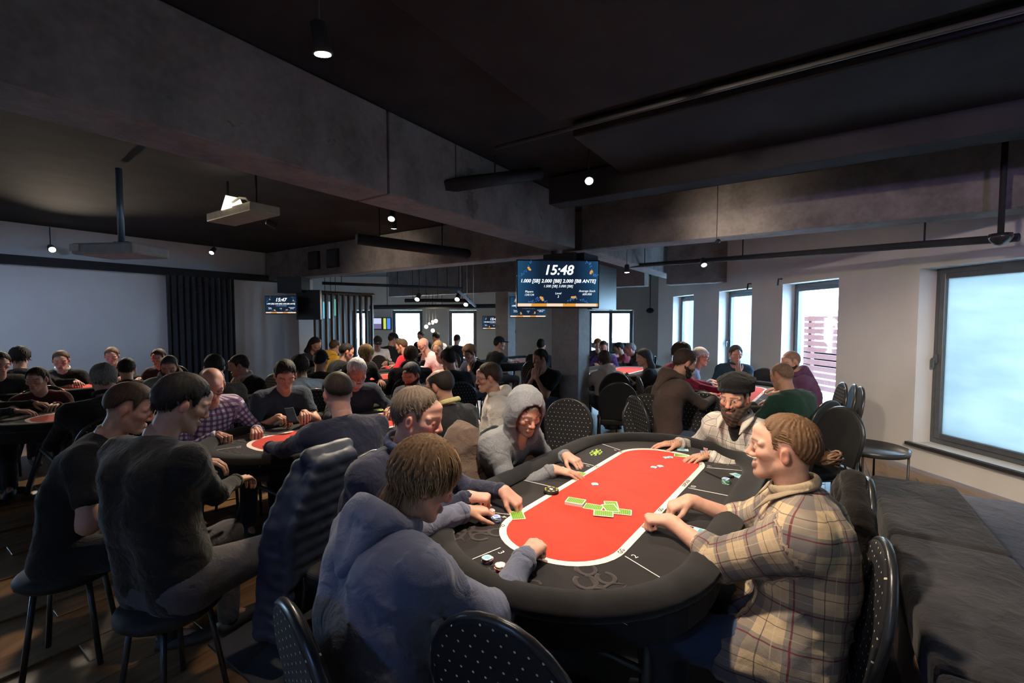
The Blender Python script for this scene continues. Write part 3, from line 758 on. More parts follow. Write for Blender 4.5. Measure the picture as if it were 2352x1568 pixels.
def beard_mesh(cell, sp):
    t = sp.get('beard', .012); F = Field((-.11, -.06, -.20), (.11, .15, .05), cell); full = sp.get('beardlen', 0.0)
    for s in (-1, 1): F.cone((s*.056, .004, -.030), (s*.018, .062, -.092), .024+t, .022+t, .025)
    F.cone((0, .052, -.085), (0, .060, -.095-full), .034+t, .026+t*.6, .02); F.cone((-.022, .088, -.050), (.022, .088, -.050), .006+t*.4, .006+t*.4, .01)
    x, y, z = F.grid(); F.f += (.002*np.sin(x*210+z*90)+.002*np.sin(z*260-x*130)).astype(np.float32)
    F.ell((0, .098, -.067), (.020, .02, .008), .004, neg=True)
    top = -.040+.6*np.clip(.02-y, 0, .03); F.f = np.maximum(F.f, (z-top).astype(np.float32)); F.ell((0, .10, -.018), (.034, .05, .028), .006, neg=True)
    V, Q = F.mesh(); hc = np.array(sp.get('beardc', sp.get('hairc', (.03, .02, .015)))); v = RNG.normal(0, .15, len(V))
    return V, Q, np.clip(hc[None]*(1+v[:, None]), 0, 1)
POSE = {'flat': ((10, 14, 8), .25), 'relax': ((28, 34, 22), .35), 'fist': ((82, 95, 60), .75), 'pinch': ((46, 42, 18), .5), 'hold': ((55, 60, 35), .6)}
def hand_prims(wr, f, u, side, pose):
    (c1, c2, c3), th = POSE[pose]; f = unit(f); u = unit(np.asarray(u)-f*(np.asarray(u)@f)); r = np.cross(f, u); t = -r*side
    kn = [(.086, .030), (.090, .010), (.084, -.011), (.075, -.030)]; ln = [(.042, .026, .021), (.046, .030, .022), (.042, .027, .021), (.033, .021, .018)]
    wb = [.018, .007, -.006, -.017]; pr = []
    for i in range(4):
        k = wr+f*kn[i][0]+t*kn[i][1]+u*(.004 if i in (1, 2) else 0); pr.append((wr+t*wb[i], k, .0155, .0118, .014))
        sp_ = (kn[i][1]*1.6); d0 = unit(f+t*sp_); p = k; a = 0.0; rad = [.0096, .0086, .0078, .0066]
        if i == 3: rad = [x*.88 for x in rad]
        for j, (cg, l) in enumerate(zip((c1, c2, c3), ln[i])):
            a += math.radians(cg*(1+.06*(i-1))); d = d0*math.cos(a)-u*math.sin(a); q = p+d*l; pr.append((p, q, rad[j], rad[j+1], .004)); p = q
    b = wr+f*.022+t*.026-u*.006; d = unit(f*(.62+.2*th)+t*(.78-.7*th)-u*(.18+.35*th)); p1 = b+d*.044; d2 = unit(d*.8+f*.5-t*.45*th-u*.15); p2 = p1+d2*.032; p3 = p2+unit(d2+f*.1-t*.3*th)*.024
    pr += [(wr+t*.012, b, .016, .015, .012), (b, p1, .0145, .0115, .008), (p1, p2, .0112, .0098, .004), (p2, p3, .0098, .0075, .004)]
    return pr
def tubes_mesh(prims, seg=6):
    P = []; Q = []
    for a, b, ra, rb, *_ in prims:
        a = np.asarray(a); b = np.asarray(b); d = unit(b-a); x = unit(np.cross(d, V3(.3, .5, .81))); y = np.cross(d, x); o = len(P)
        rings = [(a-d*ra*.8, ra*.45), (a, ra), (b, rb), (b+d*rb*.8, rb*.45)]
        for c, r in rings:
            for k in range(seg): g = 2*PI*k/seg; P.append(c+(x*math.cos(g)+y*math.sin(g))*r)
        for i in range(3):
            for k in range(seg): Q.append((o+i*seg+k, o+i*seg+(k+1) % seg, o+(i+1)*seg+(k+1) % seg, o+(i+1)*seg+k))
        for i0 in (0, 3):
            for k in range(1, seg//2): 
                q = (o+i0*seg+k-1, o+i0*seg+k, o+i0*seg+seg-1-k, o+i0*seg+seg-k if k > 1 else o+i0*seg+seg-1)
                if len(set(q)) == 4: Q.append(q)
    return np.array(P), np.array(Q)
def ik(S, T, l1, l2, hint):
    d = T-S; L = np.linalg.norm(d)
    if L > (l1+l2)*.985: T = S+d/L*(l1+l2)*.985; d = T-S; L = np.linalg.norm(d)
    L = max(L, abs(l1-l2)+.03); u = d/np.linalg.norm(d); a = (l1*l1-l2*l2+L*L)/(2*L); h = math.sqrt(max(1e-6, l1*l1-a*a))
    pv = unit(hint-u*(hint@u)); return S+u*a+pv*h, T
LODS = {'near': (.013, .0042, .0042), 'mid': (.018, .0068, 0), 'far': (.026, .011, 0)}
M_skin = attr_mat('skin', .52, .35, bumpscale=260, bumpst=.12); M_hair = attr_mat('hair_strands', .68, .22)
M_shoe = plain('dark_shoe', (.03, .03, .034), .6)
def person(sp):
    cb, ch_, cd = LODS[sp.get('lod', 'mid')]; near = sp.get('lod') == 'near'; far = sp.get('lod') == 'far'
    hw = at(sp['u'], sp['v'], sp['d']); face = sp['face']; fw = heading(face); rt = heading(face+90); lean = sp.get('lean', .17)
    pv = hw[:2]-fw*lean+rt*sp.get('side', 0.0)
    if 'pelvis' in sp: pv = np.array(sp['pelvis'], float)
    def loc(p): q = np.asarray(p, float); e = q[:2]-pv; return V3(e@rt, e@fw, q[2])
    root = empty('person', (pv[0], pv[1], 0), -math.radians(face), sp['label'], 'person')
    hc = loc(hw); S = sp.get('size', 1.0); B = sp.get('bulk', 1.0); inf = sp.get('loose', .0)
    R = rot_head(sp.get('yaw', 0), sp.get('pitch', 14), sp.get('roll', 0))
    N = hc+R@V3(0, -.040, -.150)*S+V3(0, -.012, -.015); hipz = .56 if not sp.get('stand') else .95
    Pv = V3(0, 0, hipz); d = N-Pv
    Md = lerp(Pv, N, .5)+V3(0, -.045*sp.get('slouch', 1.0), 0); Ch = lerp(Pv, N, .76)+V3(0, -.03*sp.get('slouch', 1.0), 0)
    tw = math.radians(sp.get('twist', 0)); sx = V3(math.cos(tw), -math.sin(tw), 0); up = unit(N-Md); shw = sp.get('shw', .168)*S
    Sh = [N-sx*shw-up*.068+V3(0, sp.get('shy', .0), sp.get('shl', 0)), N+sx*shw-up*.068+V3(0, sp.get('shy', .0), sp.get('shr', 0))]
    # arms
    hands = sp.get('hands') or [None, None]; arms = []
    for i in (0, 1):
        s = -1 if i == 0 else 1; h = hands[i]
        if h is None: T = V3(s*.12, max(hc[1]+.20, .40), .80)
        elif h == 'lap': T = V3(s*.10, .28, .66)
        elif h == 'chin': T = hc+R@V3(s*.015, .085, -.155)
        else: T = loc(h)
        fl = T-Sh[i]; hd = unit(V3(-s*.25, .9, -.15)) if h != 'chin' else unit(V3(-s*.2, -.2, 1))
        if sp.get('hdir') and sp['hdir'][i] is not None: e = np.array(sp['hdir'][i], float); hd = unit(V3(e[:2]@rt, e[:2]@fw, e[2]))
        wr = T-hd*.085*S; hint = V3(s*sp.get('elb', .8), -.35, -.9)
        if sp.get('hint') and sp['hint'][i] is not None: hint = np.array(sp['hint'][i], float)
        E, wr = ik(Sh[i], wr, .295*S, .255*S, hint)
        hup = V3(0, 0, 1) if h != 'chin' else V3(0, 1, .2)
        if sp.get('hup') and sp['hup'][i] is not None: e = np.array(sp['hup'][i], float); hup = V3(e[:2]@rt, e[:2]@fw, e[2])
        arms.append((Sh[i], E, wr, hd, hup, (sp.get('pose') or ('relax', 'relax'))[i]))
    # legs
    legs = []
    for i in (0, 1):
        s = -1 if i == 0 else 1; spread = sp.get('spread', .12)
        if sp.get('stand'): K = V3(s*.10, .03, .50); A = V3(s*.10, 0, .09)
        else: K = V3(s*(.06+spread), .42, .52); A = V3(s*(.05+spread), .40+sp.get('foot', 0.0), .10)
        if sp.get('knee') and sp['knee'][i] is not None: K = V3(*sp['knee'][i]); A = V3(K[0]*1.05, K[1]-.04, .10)
        legs.append((V3(s*.09, .0, hipz-.02), K, A))
    # ---- garment solids
    w_ = sp.get('wide', 0.0)
    def torso(e):
        pr = []
        for s in (-1, 1):
            pr += [(Pv+V3(s*.080, 0, -.03), Md+V3(s*.066, 0, 0), (.102+e)*B, (.090+e)*B, .05), (Md+V3(s*.066, 0, 0), Ch+sx*s*.076, (.090+e)*B, (.093+e)*B, .05)]
            a = Sh[0 if s < 0 else 1]; pr += [(Ch+sx*s*.085, a, (.086+e)*B, .056+e, .045), (N-up*.03, a-up*.005, .042+e, .052+e, .03)]
        pr += [(Md+V3(0, .04, -.06), Ch+V3(0, .03, -.03), (.088+sp.get('belly', 0.0)+e)*B, (.086+e)*B, .05)]
        for i, s in ((0, -1), (1, 1)):
            a, E = arms[i][0], arms[i][1]; pr += [(Ch+sx*s*.095-up*.02, lerp(a, E, .25), (.066+e)*B, .042+e, .05), (lerp(N, Ch, .45)+V3(0, -.012, 0), lerp(a, E, .06), .052+e, .050+e, .05)]
        return pr
    sl = sp.get('sleeve', 'long'); ex = .014+inf
    tp = [(a, b, ra, rb, k, 0) for a, b, ra, rb, k in torso(ex)]; cuffs = []
    for i, (a, E, wr, hd, hup, ps) in enumerate(arms):
        if sl == 'long':
            tp += [(a, E, .059+inf, .050+inf, .03, 1+i), (E, lerp(E, wr, .93), .049+inf, .036+inf*.6, .03, 1+i)]; cuffs.append((lerp(E, wr, .84), lerp(E, wr, .955), .037+inf*.7))
        elif sl == 'rolled':
            tp += [(a, E, .068+inf, .060+inf, .03, 1+i), (E, lerp(E, wr, .17), .058+inf, .056+inf, .015, 1+i)]
        else: tp += [(a, lerp(a, E, .62), .066+inf, .062+inf, .03, 1+i)]
    def bounds(pr, m=.05):
        P = np.array([p[0] for p in pr]+[p[1] for p in pr]); r = max(max(p[2], p[3]) for p in pr); return P.min(0)-r-m, P.max(0)+r+m
    lo, hi = bounds(tp); F = Field(lo, hi, cb)
    for a, b, ra, rb, k, g in tp: F.cone(a, b, ra, rb, k)
    if sp.get('hem'):
        for s in (-1, 1): F.cone(Pv+V3(s*.10, .05, -.02), Pv+V3(s*.12, .16, -.05), .13, .11, .06)
    wrinkle(F, sp.get('fold', .006), 1.75, sp['u']*.013)
    V, Q = F.mesh()
    # cloth coordinates for woven patterns
    best = np.full(len(V), 9.0); pc = np.zeros((len(V), 2)); axT = unit(N-Pv); e1 = unit(np.cross(V3(0, 1, 0), axT)); e2 = np.cross(axT, e1)
    q = V-Md; ang = np.arctan2(q@e1, q@e2); pcT = np.stack([ang*.155, q@axT], 1)
    for a, b, ra, rb, k, g in tp:
        dd = b-a; t = np.clip(((V-a)@dd)/(dd@dd), 0, 1); D = np.linalg.norm(V-a-t[:, None]*dd, axis=1)-(ra+(rb-ra)*t); m = D < best; best[m] = D[m]
        if g == 0: pc[m] = pcT[m]
        else:
            du = unit(dd); f1 = unit(np.cross(du, V3(.2, .1, 1))); f2 = np.cross(du, f1); qq = V-a; an = np.arctan2(qq@f1, qq@f2); base = 0 if a is arms[g-1][0] else .295
            pc[m] = np.stack([an*.058+.4*g, base+qq@du], 1)[m]
    top = mesh_np(sp.get('topname', 'shirt'), V, [Q], sp['top'], root, pc=pc)
    if sl == 'long' and not far:
        for a, b, r in cuffs: 
            mb = MB(); mb.tube([a, lerp(a, b, .3), lerp(a, b, .8), b], [r*.99, r*1.06, r*1.05, r*.93], 14); mb.build('cuff', sp.get('cuff', sp['top']), top)
    # ---- trousers and shoes
    lo, hi = bounds([(a, b, .1, .1) for l in legs for a, b in ((l[0], l[1]), (l[1], l[2]))]); F = Field(lo, hi, cb*1.25)
    for h_, K, A in legs: F.cone(h_, K, .098*B, .070, .03); F.cone(K, A, .068, .052, .03)
    F.cone(legs[0][0], legs[1][0], .11*B, .11*B, .05); wrinkle(F, .004, 1.2, sp['u']*.02); V, Q = F.mesh()
    mesh_np('trousers', V, [Q], sp.get('bottom') or cloth((.03, .033, .045)), root)
    if not far:
        for h_, K, A in legs:
            mb = MB(); mb.tube([A+V3(0, -.05, -.045), A+V3(0, .02, -.05), A+V3(0, .11, -.06), A+V3(0, .19, -.066)], [.035, .045, .042, .024], 10, flat=.8); mb.build('shoe', sp.get('shoe', M_shoe), root)
    # ---- the body: one figure of skin, head, arms, hands and legs
    VV, QQ, CC = [], [], []; sk = np.array(sp.get('skin', (.50, .27, .185)))
    def addm(V, Q, col):
        if len(V): o = sum(len(v) for v in VV); VV.append(V); QQ.append(Q+o); CC.append(np.tile(col, (len(V), 1)) if np.ndim(col) == 1 else col)
    bp = [(a, b, max(.03, ra-.03), max(.03, rb-.03), k) for a, b, ra, rb, k in torso(0)]
    for a, E, wr, hd, hup, ps in arms: bp += [(a, E, .047*S, .042*S, .03), (E, wr, .041*S, .026*S, .03), (wr, wr+hd*.03, .025, .02, .02)]
    for h_, K, A in legs: bp += [(h_, K, .07, .05, .03), (K, A, .045, .035, .03), (A, A+V3(0, .12, -.05), .03, .02, .02)]
    bp += [(N-up*.05, N+V3(0, .01, .03), .055, .05, .03)]
    lo, hi = bounds(bp, .03); F = Field(lo, hi, cb*1.05 if sl != 'long' else max(cb*1.4, .02))
    for a, b, ra, rb, k in bp: F.cone(a, b, ra, rb, k)
    addm(*F.mesh(), sk)
    Rt = R.T; neck = Rt@(N-V3(0, .0, .05)-hc)/S
    V, Q, col = head_mesh(ch_, neck, sp); addm(hc+(V*S)@Rt, Q, col)
    for i, (a, E, wr, hd, hup, ps) in enumerate(arms):
        pr = [(lerp(wr, np.asarray(p[0]), 1), p[1], p[2], p[3], p[4]) for p in hand_prims(wr, hd, hup, 1 if i else -1, ps)]
        if near:
            pr = [(E, wr, .041, .027, .02), (lerp(E, wr, .9), wr+hd*.025, .026, .020, .02)]+pr if sl != 'long' else [(lerp(E, wr, .6), wr, .032, .026, .02), (lerp(E, wr, .9), wr+hd*.025, .026, .020, .02)]+pr
            lo, hi = bounds(pr, .02); F = Field(lo, hi, cd)
            for p in pr: F.cone(*p)
            V, Q = F.mesh(); c = np.tile(sk, (len(V), 1)); 
            tips = np.array([p[1] for p in pr]); dm = np.min(np.linalg.norm(V[:, None]-tips[None, 2:], axis=2), 1); m = np.clip(1-dm/.016, 0, 1)[:, None]*.45; c = c*(1-m)+c*np.array((1.1, .72, .70))*m
            if sp.get('tattoo'):
                q = V-wr; m = ((np.sin(q[:, 0]*330)*np.sin(q[:, 1]*290+1)+.4*np.sin(q[:, 0]*120)) > .45) & (np.linalg.norm(q, axis=1) < .075) & (q@unit(hup) > .004); c[m] = c[m]*.25
            addm(V, Q, c)
        else: addm(*tubes_mesh(pr, 6), sk)
    mesh_np('body', np.concatenate(VV), [np.concatenate(QQ)], M_skin, root, col=np.concatenate(CC))
    # ---- hair, beard and what is worn on the head
    H = lambda V: hc+(np.asarray(V)*S)@Rt
    hs = sp.get('hair', 'short'); hcell = {'near': .0048, 'mid': .0075, 'far': .012}[sp.get('lod', 'mid')]
    if hs != 'none':
        V, Q, col = hair_mesh(hcell, sp); V = H(V); polys = [Q]
        if sp.get('lod', 'mid') == 'mid' and hs in ('short', 'medium', 'slick', 'long') and not sp.get('cap'):
            sp.setdefault('locks', 420); sp.setdefault('locksteps', 3 if hs in ('short', 'slick') else 5); sp.setdefault('lockstep', .010); sp.setdefault('lockw', .0052); sp.setdefault('hairc', (.03, .02, .015)); sp.setdefault('hairt', .010 if hs != 'medium' else .020); sp.setdefault('comb', (RNG.uniform(-.4, .4), .35, .1))
        if sp.get('locks'):
            V2, Q2, c2 = lock_mesh(sp['locks'], sp); Q2 = Q2+len(V); V = np.concatenate([V, H(V2)]); col = np.concatenate([col, c2]); polys = [np.concatenate([Q, Q2])]
        if len(V): mesh_np('hair', V, polys, M_hair, root, col=col)
    if sp.get('bun'):
        mb = MB(); r_ = random.Random(3)
        for k in range(44):
            c0 = V3(.0, -.142, -.002); d1 = unit(V3(*[r_.gauss(0, 1) for _ in range(3)])); d2 = unit(np.cross(d1, V3(.3, .2, .9))); rad = r_.uniform(.014, .036)
            a0 = r_.uniform(0, 6); mb.tube([H(c0+(d1*math.cos(g)+d2*math.sin(g))*rad) for g in np.linspace(a0, a0+3.8, 9)], [.001]+[.0042]*7+[.001], 5)
        mb.build('hair_bun', sp['bun'], root)
    if sp.get('beard'): V, Q, col = beard_mesh(hcell, sp); mesh_np('beard', H(V), [Q], M_hair, root, col=col)
    if sp.get('cap'):
        F = Field((-.15, -.16, -.02), (.15, .22, .19), hcell); kind, mat = sp['cap']
        if kind == 'cap':
            F.ell(CRC+V3(0, -.004, .012), CRR+V3(.016, .016, .022), .01); x, y, z = F.grid(); F.f = np.maximum(F.f, (.052-.12*y-z).astype(np.float32)); F.ell((0, .115, .052), (.070, .062, .007), .006); 
        elif kind == 'beanie':
            F.ell(CRC+V3(0, -.016, .030), CRR+V3(.026, .030, .012), .01); F.ell((0, -.03, .108), (.112, .120, .036), .03); x, y, z = F.grid(); F.f = np.maximum(F.f, (.042+.10*y-z).astype(np.float32))
            for k in range(20):
                g = 2*PI*k/20; g2 = 2*PI*(k+1)/20; pp = lambda g: V3(math.sin(g)*.088, -.012+math.cos(g)*.110, .056+.10*math.cos(g)*.11); F.cone(pp(g), pp(g2), .011, .011, .006)
            wrinkle(F, .003, 2.4, 3.0)
        V, Q = F.mesh(); mesh_np('cap' if kind == 'cap' else 'beanie', H(V), [Q], mat, root)
    if sp.get('glasses'):
        mb = MB(); gm = sp['glasses']
        for s in (-1, 1):
            mb.tube([H(V3(s*.033+.024*math.cos(g), .100-.012*abs(math.cos(g)*1.0+s*0)*.6, .002+.017*math.sin(g))) for g in np.linspace(0, 2*PI, 15)[:-1]], .0022, 5, closed=True)
            mb.tube([H(V3(s*.057, .092, .008)), H(V3(s*.078, .04, .010)), H(V3(s*.082, -.012, .006))], .0022, 5)
        mb.tube([H(V3(-.010, .104, .006)), H(V3(0, .107, .009)), H(V3(.010, .104, .006))], .0022, 5); mb.build('glasses', gm, root)
    # ---- hoods and collars
    if sp.get('hood') == 'down':
        bu = unit(up*.75+V3(0, 0, .25)); bf = unit(np.cross(bu, sx)); HP = lambda x, y, z: N+sx*x+bf*y+bu*z
        F = Field(N-V3(.26, .34, .28), N+V3(.26, .26, .22), cb*.75 if near else cb); m = []
        for g in np.linspace(-2.45, 2.45, 17): c = max(0, math.cos(g)); m.append((HP(math.sin(g)*.098, -.012-math.cos(g)*.082, .030+.022*c), .027+.012*c))
        for (p, r), (p2, r2) in zip(m, m[1:]): F.cone(p, p2, r, r2, .015)
        for x_ in (-.07, -.025, .025, .07): F.cone(HP(x_, -.095, .02), HP(x_*.5, -.130, -.085-.03*(abs(x_) < .05)), .036, .022, .025)
        wrinkle(F, .004, 1.7, 5.0); V, Q = F.mesh(); mesh_np('hood', V, [Q], sp.get('hoodmat', sp['top']), top)
    elif sp.get('hood') == 'up':
        F = Field((-.19, -.20, -.27), (.19, .16, .22), .008); F.ell((0, -.018, .022), (.114, .130, .142), .02); 
        for s in (-1, 1): F.cone((s*.070, -.02, -.04), (s*.062, -.01, -.17), .045, .055, .05)
        F.cone((0, -.07, -.05), (0, -.07, -.18), .06, .07, .05)
        F.ell((0, .085, -.020), (.080, .125, .114), .012, neg=True); F.ell((0, .08, -.14), (.052, .10, .10), .012, neg=True)
        wrinkle(F, .004, 1.3, 2.0); V, Q = F.mesh(); mesh_np('hood', H(V), [Q], sp['top'], top)
    if sp.get('collar') is not None:
        mb = MB()
        ring = [N+V3(math.sin(g)*.074, .010+math.cos(g)*.072, .052-.026*math.cos(g)) for g in np.linspace(0, 2*PI, 21)[:-1]]; mb.tube(ring, .008, 7, closed=True, flat=2.2)
        if sp.get('flaps'):
            for s in (-1, 1):
                mb.tube([N+V3(s*.072, -.03, .060), N+V3(s*.088, .03, .042), N+V3(s*.082, .085, .012), N+V3(s*.070, .135, -.05)], [.012, .018, .024, .003], 6, flat=.28)
        mb.build('collar', sp['collar'], top)
    if sp.get('inner'):
        F = Field(N-V3(.14, .1, .42), N+V3(.14, .25, .06), .010); r0 = (.086+ex)*B
        for f0, f1 in ((.0, .35), (.35, 1.0)):
            qa, qb = lerp(N+V3(0, .030, -.035), Md+V3(0, .04, -.06)+V3(0, r0-.045, 0), f0), lerp(N+V3(0, .030, -.035), Md+V3(0, .04, -.06)+V3(0, r0-.045, 0), f1); F.cone(qa, qb, .050, .052, .02)
        V, Q = F.mesh(); mesh_np('undershirt', V, [Q], sp['inner'], root)
    if sp.get('stool'):
        st_ = empty('stool', (pv[0], pv[1], 0), -math.radians(face), sp['stool'], 'stool'); mb = MB(); mb.lathe([(.001, .41), (.17, .41), (.19, .43), (.19, .45), (.17, .468), (.001, .468)], 20); mb.build('seat', M_vinyl, st_)
        for k in range(4): g = k*PI/2+.78; mb = MB(); mb.tube([(.13*math.cos(g), .13*math.sin(g), .42), (.19*math.cos(g), .19*math.sin(g), .012)], .012, 6); mb.build('leg', M_frame, st_)
    if not sp.get('nochair') and not sp.get('stand'):
        o = sp.get('chair_off', -.04); cp = pv+fw*o; chair(cp[0], cp[1], face+sp.get('chair_rot', 0), sp['chair'], sp.get('dots', True))
    sp['_N'] = N; sp['_arms'] = arms; sp['_root'] = root; sp['_hc'] = hc; sp['_R'] = R; sp['_Md'] = Md; sp['_Ch'] = Ch; sp['_Sh'] = Sh
    return sp
# ------------------------------------------------------------------ the players
K = cloth
BLK = K((.013, .013, .015), 'black_cloth'); BLK2 = K((.019, .018, .020), 'washed_black_cloth'); NAVY = K((.024, .026, .050), 'navy_knit', sheen=.15); CHAR = K((.032, .032, .036), 'charcoal_cloth')
JEANS = K((.045, .065, .11), 'denim'); DEN = K((.13, .18, .25), 'light_denim'); HOODIE = K((.125, .135, .20), 'blue_hoodie_fleece', sheen=.2); HEATH = K((.165, .172, .19), 'heather_grey_fleece', speck=.55)
CREAM = K((.46, .43, .40), 'cream_fleece'); MAROON = K((.085, .018, .024), 'maroon_knit'); GREY = K((.25, .25, .25), 'grey_jersey'); GREEN = K((.018, .052, .040), 'green_knit'); BROWN = K((.072, .048, .040), 'brown_fleece')
PURP = K((.10, .04, .10), 'plum_fleece'); TEAL = K((.03, .06, .085), 'teal_jacket'); LBLUE = K((.25, .33, .46), 'light_blue_shirt'); WHITE = K((.66, .62, .60), 'white_cotton'); PINK = K((.55, .40, .42), 'pale_pink_cotton')
RED = K((.55, .03, .05), 'red_fleece'); YEL = K((.60, .32, .03), 'yellow_fleece'); BEIGE = K((.42, .36, .31), 'beige_fleece'); TEE = K((.03, .042, .06), 'dark_blue_tee'); BRW = K((.13, .085, .07), 'brown_trousers')
PL5 = plaid('tan_check_flannel', (.44, .33, .21), [((.10, .10, .115), .44, .1, .62)], [((.12, .02, .03), .035, .78, .85), ((.50, .42, .33), .02, .50, .4), ((.04, .035, .04), .02, .31, .7)], .115)
PL4 = plaid('white_check_flannel', (.52, .48, .43), [((.30, .28, .26), .34, .0, .5)], [((.06, .055, .055), .055, .12, .8), ((.07, .06, .06), .04, .62, .55)], .062)
PL8 = plaid('blue_check_cotton', (.50, .44, .54), [((.035, .04, .13), .46, .0, .75)], [((.30, .05, .08), .10, .7, .6)], .036)
PLP = plaid('purple_check_cotton', (.09, .06, .20), [((.02, .02, .07), .45, .0, .7)], [((.3, .1, .2), .10, .7, .6)], .045)
GLM = plain('glasses_frame', (.02, .02, .022), .3); DKH = (.018, .014, .012); BRH = (.075, .045, .026); GRH = (.22, .21, .20); LBH = (.20, .12, .06); BLO = (.42, .27, .12)
PALE = (.49, .275, .20); TANS = (.38, .20, .13); MIDS = (.47, .255, .175); ROSY = (.50, .262, .20)
def P(u, v, d, face, short, label, **kw):
    sp = dict(u=u, v=v, d=d, face=face, label=label, chair='black banquet chair '+kw.pop('chairtext', 'under the '+short)); sp.update(kw); sp.setdefault('top', BLK); return person(sp)
NEARP = {}
NEARP['P1'] = P(975, 1104, 1.44, 44, 'man in the blue hoodie', 'man in a blue grey hoodie leaning over the near table, back to the camera', lod='near', pelvis=(-.37, 1.20), yaw=22, pitch=26,
  top=HOODIE, topname='hoodie', hood='down', bulk=1.04, loose=.010, shw=.175, hands=[(-.12, 1.95, .80), (.095, 1.62, .815)], pose=('relax', 'fist'), hdir=[None, (.45, .75, .05)], bottom=JEANS, fold=.0065,
  hair='medium', hairc=(.13, .075, .038), hairtip=(.42, .26, .13), hairt=.020, fringe=.045, nape=-.075, locks=2200, lockw=.0040, locksteps=7, lockstep=.012, free=-.05, whorl=(.0, -.055, .105), comb=(.1, .1, -.05), skin=PALE, chair_off=.06, chair_rot=4, spread=.10, elb=.55)
NEARP['P2'] = P(960, 960, 1.92, 118, 'man in the navy sweater', 'man in a navy sweater and dotted collar looking down at the card under his hand', lod='near', pelvis=(-.66, 2.10), yaw=-18, pitch=10,
  top=NAVY, topname='sweater', bulk=1.12, shw=.18, hands=[(.03, 2.05, .79), (-.11, 2.00, .835)], pose=('pinch', 'fist'), hdir=[(.55, -.30, -.35), (.8, .15, -.1)], bottom=BLK2, belly=.03, fold=.006,
  hair='short', hairc=(.105, .075, .055), hairtip=(.17, .125, .09), hairt=.010, fringe=.080, nape=-.055, locks=1600, lockw=.0030, locksteps=3, lockstep=.009, whorl=(0, -.05, .10), comb=(0, .5, .3), skin=ROSY, fat=.006, stubble=.12, collar=K((.055, .065, .13), 'navy_dotted_cotton', speck=.8), lid=.8)
NEARP['P3'] = P(1207, 948, 2.6, 128, 'man in the grey hood', 'man in a heather grey hoodie with the hood up, cards under his hands', lod='near', pelvis=(-.20, 2.87), yaw=26, pitch=20,
  top=HEATH, topname='hoodie', hood='up', bulk=.98, loose=.008, hands=[(.385, 2.66, .79), (.315, 2.47, .79)], hdir=[(.5, -.62, -.15), (.75, -.15, -.1)], pose=('relax', 'flat'), bottom=BLK2,
  hair='short', hairc=(.025, .017, .013), hairtip=(.06, .04, .03), hairt=.014, fringe=.052, nape=-.02, locks=700, lockw=.0034, locksteps=4, lockstep=.011, comb=(-.4, .6, 0), whorl=(.03, -.03, .11), skin=PALE, stubble=.55, lid=.6, nose=1.1)
NEARP['P4'] = P(1688, 914, 2.8, 234, 'bearded man in the black beanie', 'bearded man in a black beanie and white checked overshirt reaching across the table', lod='near', pelvis=(1.63, 2.99), yaw=-6, pitch=8,
  top=PL4, topname='overshirt', bulk=1.05, loose=.008, hands=[(1.14, 2.76, .785), (1.04, 3.05, .79)], hdir=[(-.72, -.25, -.05), (-.8, .05, -.05)], pose=('flat', 'flat'), bottom=BLK, tattoo=True,
  hair='buzz', hairc=DKH, skin=MIDS, beard=.014, beardlen=.040, beardc=(.05, .032, .024), cap=('beanie', K((.006, .006, .007), 'black_wool')), lid=.30, gaze=-.5, collar=K((.47, .44, .39), 'white_collar'), flaps=True, chair_off=-.12, nose=1.15, inner=BLK)
NEARP['P5'] = P(1798, 1032, 1.6, 300, 'man with the bun', 'man with a hair bun in a tan checked flannel shirt seated at the right', lod='near', pelvis=(.955, 1.50), yaw=3, pitch=-2,
  top=PL5, topname='flannel_shirt', sleeve='rolled', bulk=1.08, loose=.016, shw=.185, hands=[(.56, 1.83, .815), (.70, 1.96, .81)], hdir=[(-.78, .30, -.05), (-.75, -.05, -.25)], pose=('fist', 'hold'), bottom=JEANS, hem=True, fold=.007,
  hair='slick', hairc=(.11, .058, .030), hairtip=(.22, .125, .065), hairt=.006, fringe=.088, nape=-.050, locks=1500, lockw=.0028, locksteps=6, lockstep=.011, whorl=(0, .10, .09), comb=(0, -.9, .2), free=-.2, bun=plain('auburn_hair', (.12, .06, .03), .45), skin=PALE, stubble=.42, lid=.35, collar=K((.34, .26, .175), 'tan_collar'), flaps=True, chair_off=.03, spread=.10, nose=1.05)
# second table
P(300, 938, 2.30, 62, 'man in the dark tee', 'short haired man in a dark tee seen in profile at the left', pelvis=(-2.12, 2.12), pitch=22, top=BLK2, sleeve='short', hair='buzz', hairt=.009, hairc=(.06, .035, .022), hands=[(-1.72, 2.62, .80), (-1.75, 2.25, .82)], skin=PALE, topname='tee_shirt', bottom=BLK2, nape=-.05, nochair=True, stool='black stool under the man in the dark tee')
P(420, 928, 1.98, 18, 'man in the black sweater', 'dark haired man in a black sweater with his back turned at the left', pelvis=(-1.44, 1.86), yaw=24, pitch=22, top=K((.015, .014, .013), 'black_sweater_knit', sheen=.2), topname='sweater', hair='short', hairt=.013, hairc=DKH, bulk=1.15, shw=.19, hands=[(-1.62, 2.32, .8), (-1.40, 2.36, .8)], elb=.35, knee=[None, (.22, .44, .53)], bottom=K((.085, .078, .085), 'grey_trousers', speck=.3), nape=-.075, skin=MIDS, nochair=True, stool='black stool under the man in the black sweater')
P(486, 884, 3.25, 128, 'bald man in the checked shirt', 'bald man with glasses in a blue checked shirt looking down', yaw=10, pitch=32, lean=.28, top=PL8, hair='bald', hairc=(.35, .30, .28), skin=ROSY, glasses=GLM, bulk=1.2, belly=.05, hands=[(-1.86, 3.28, .80), (-2.02, 3.18, .80)], fat=.008, crown=.095, pose=('fist', 'fist'))
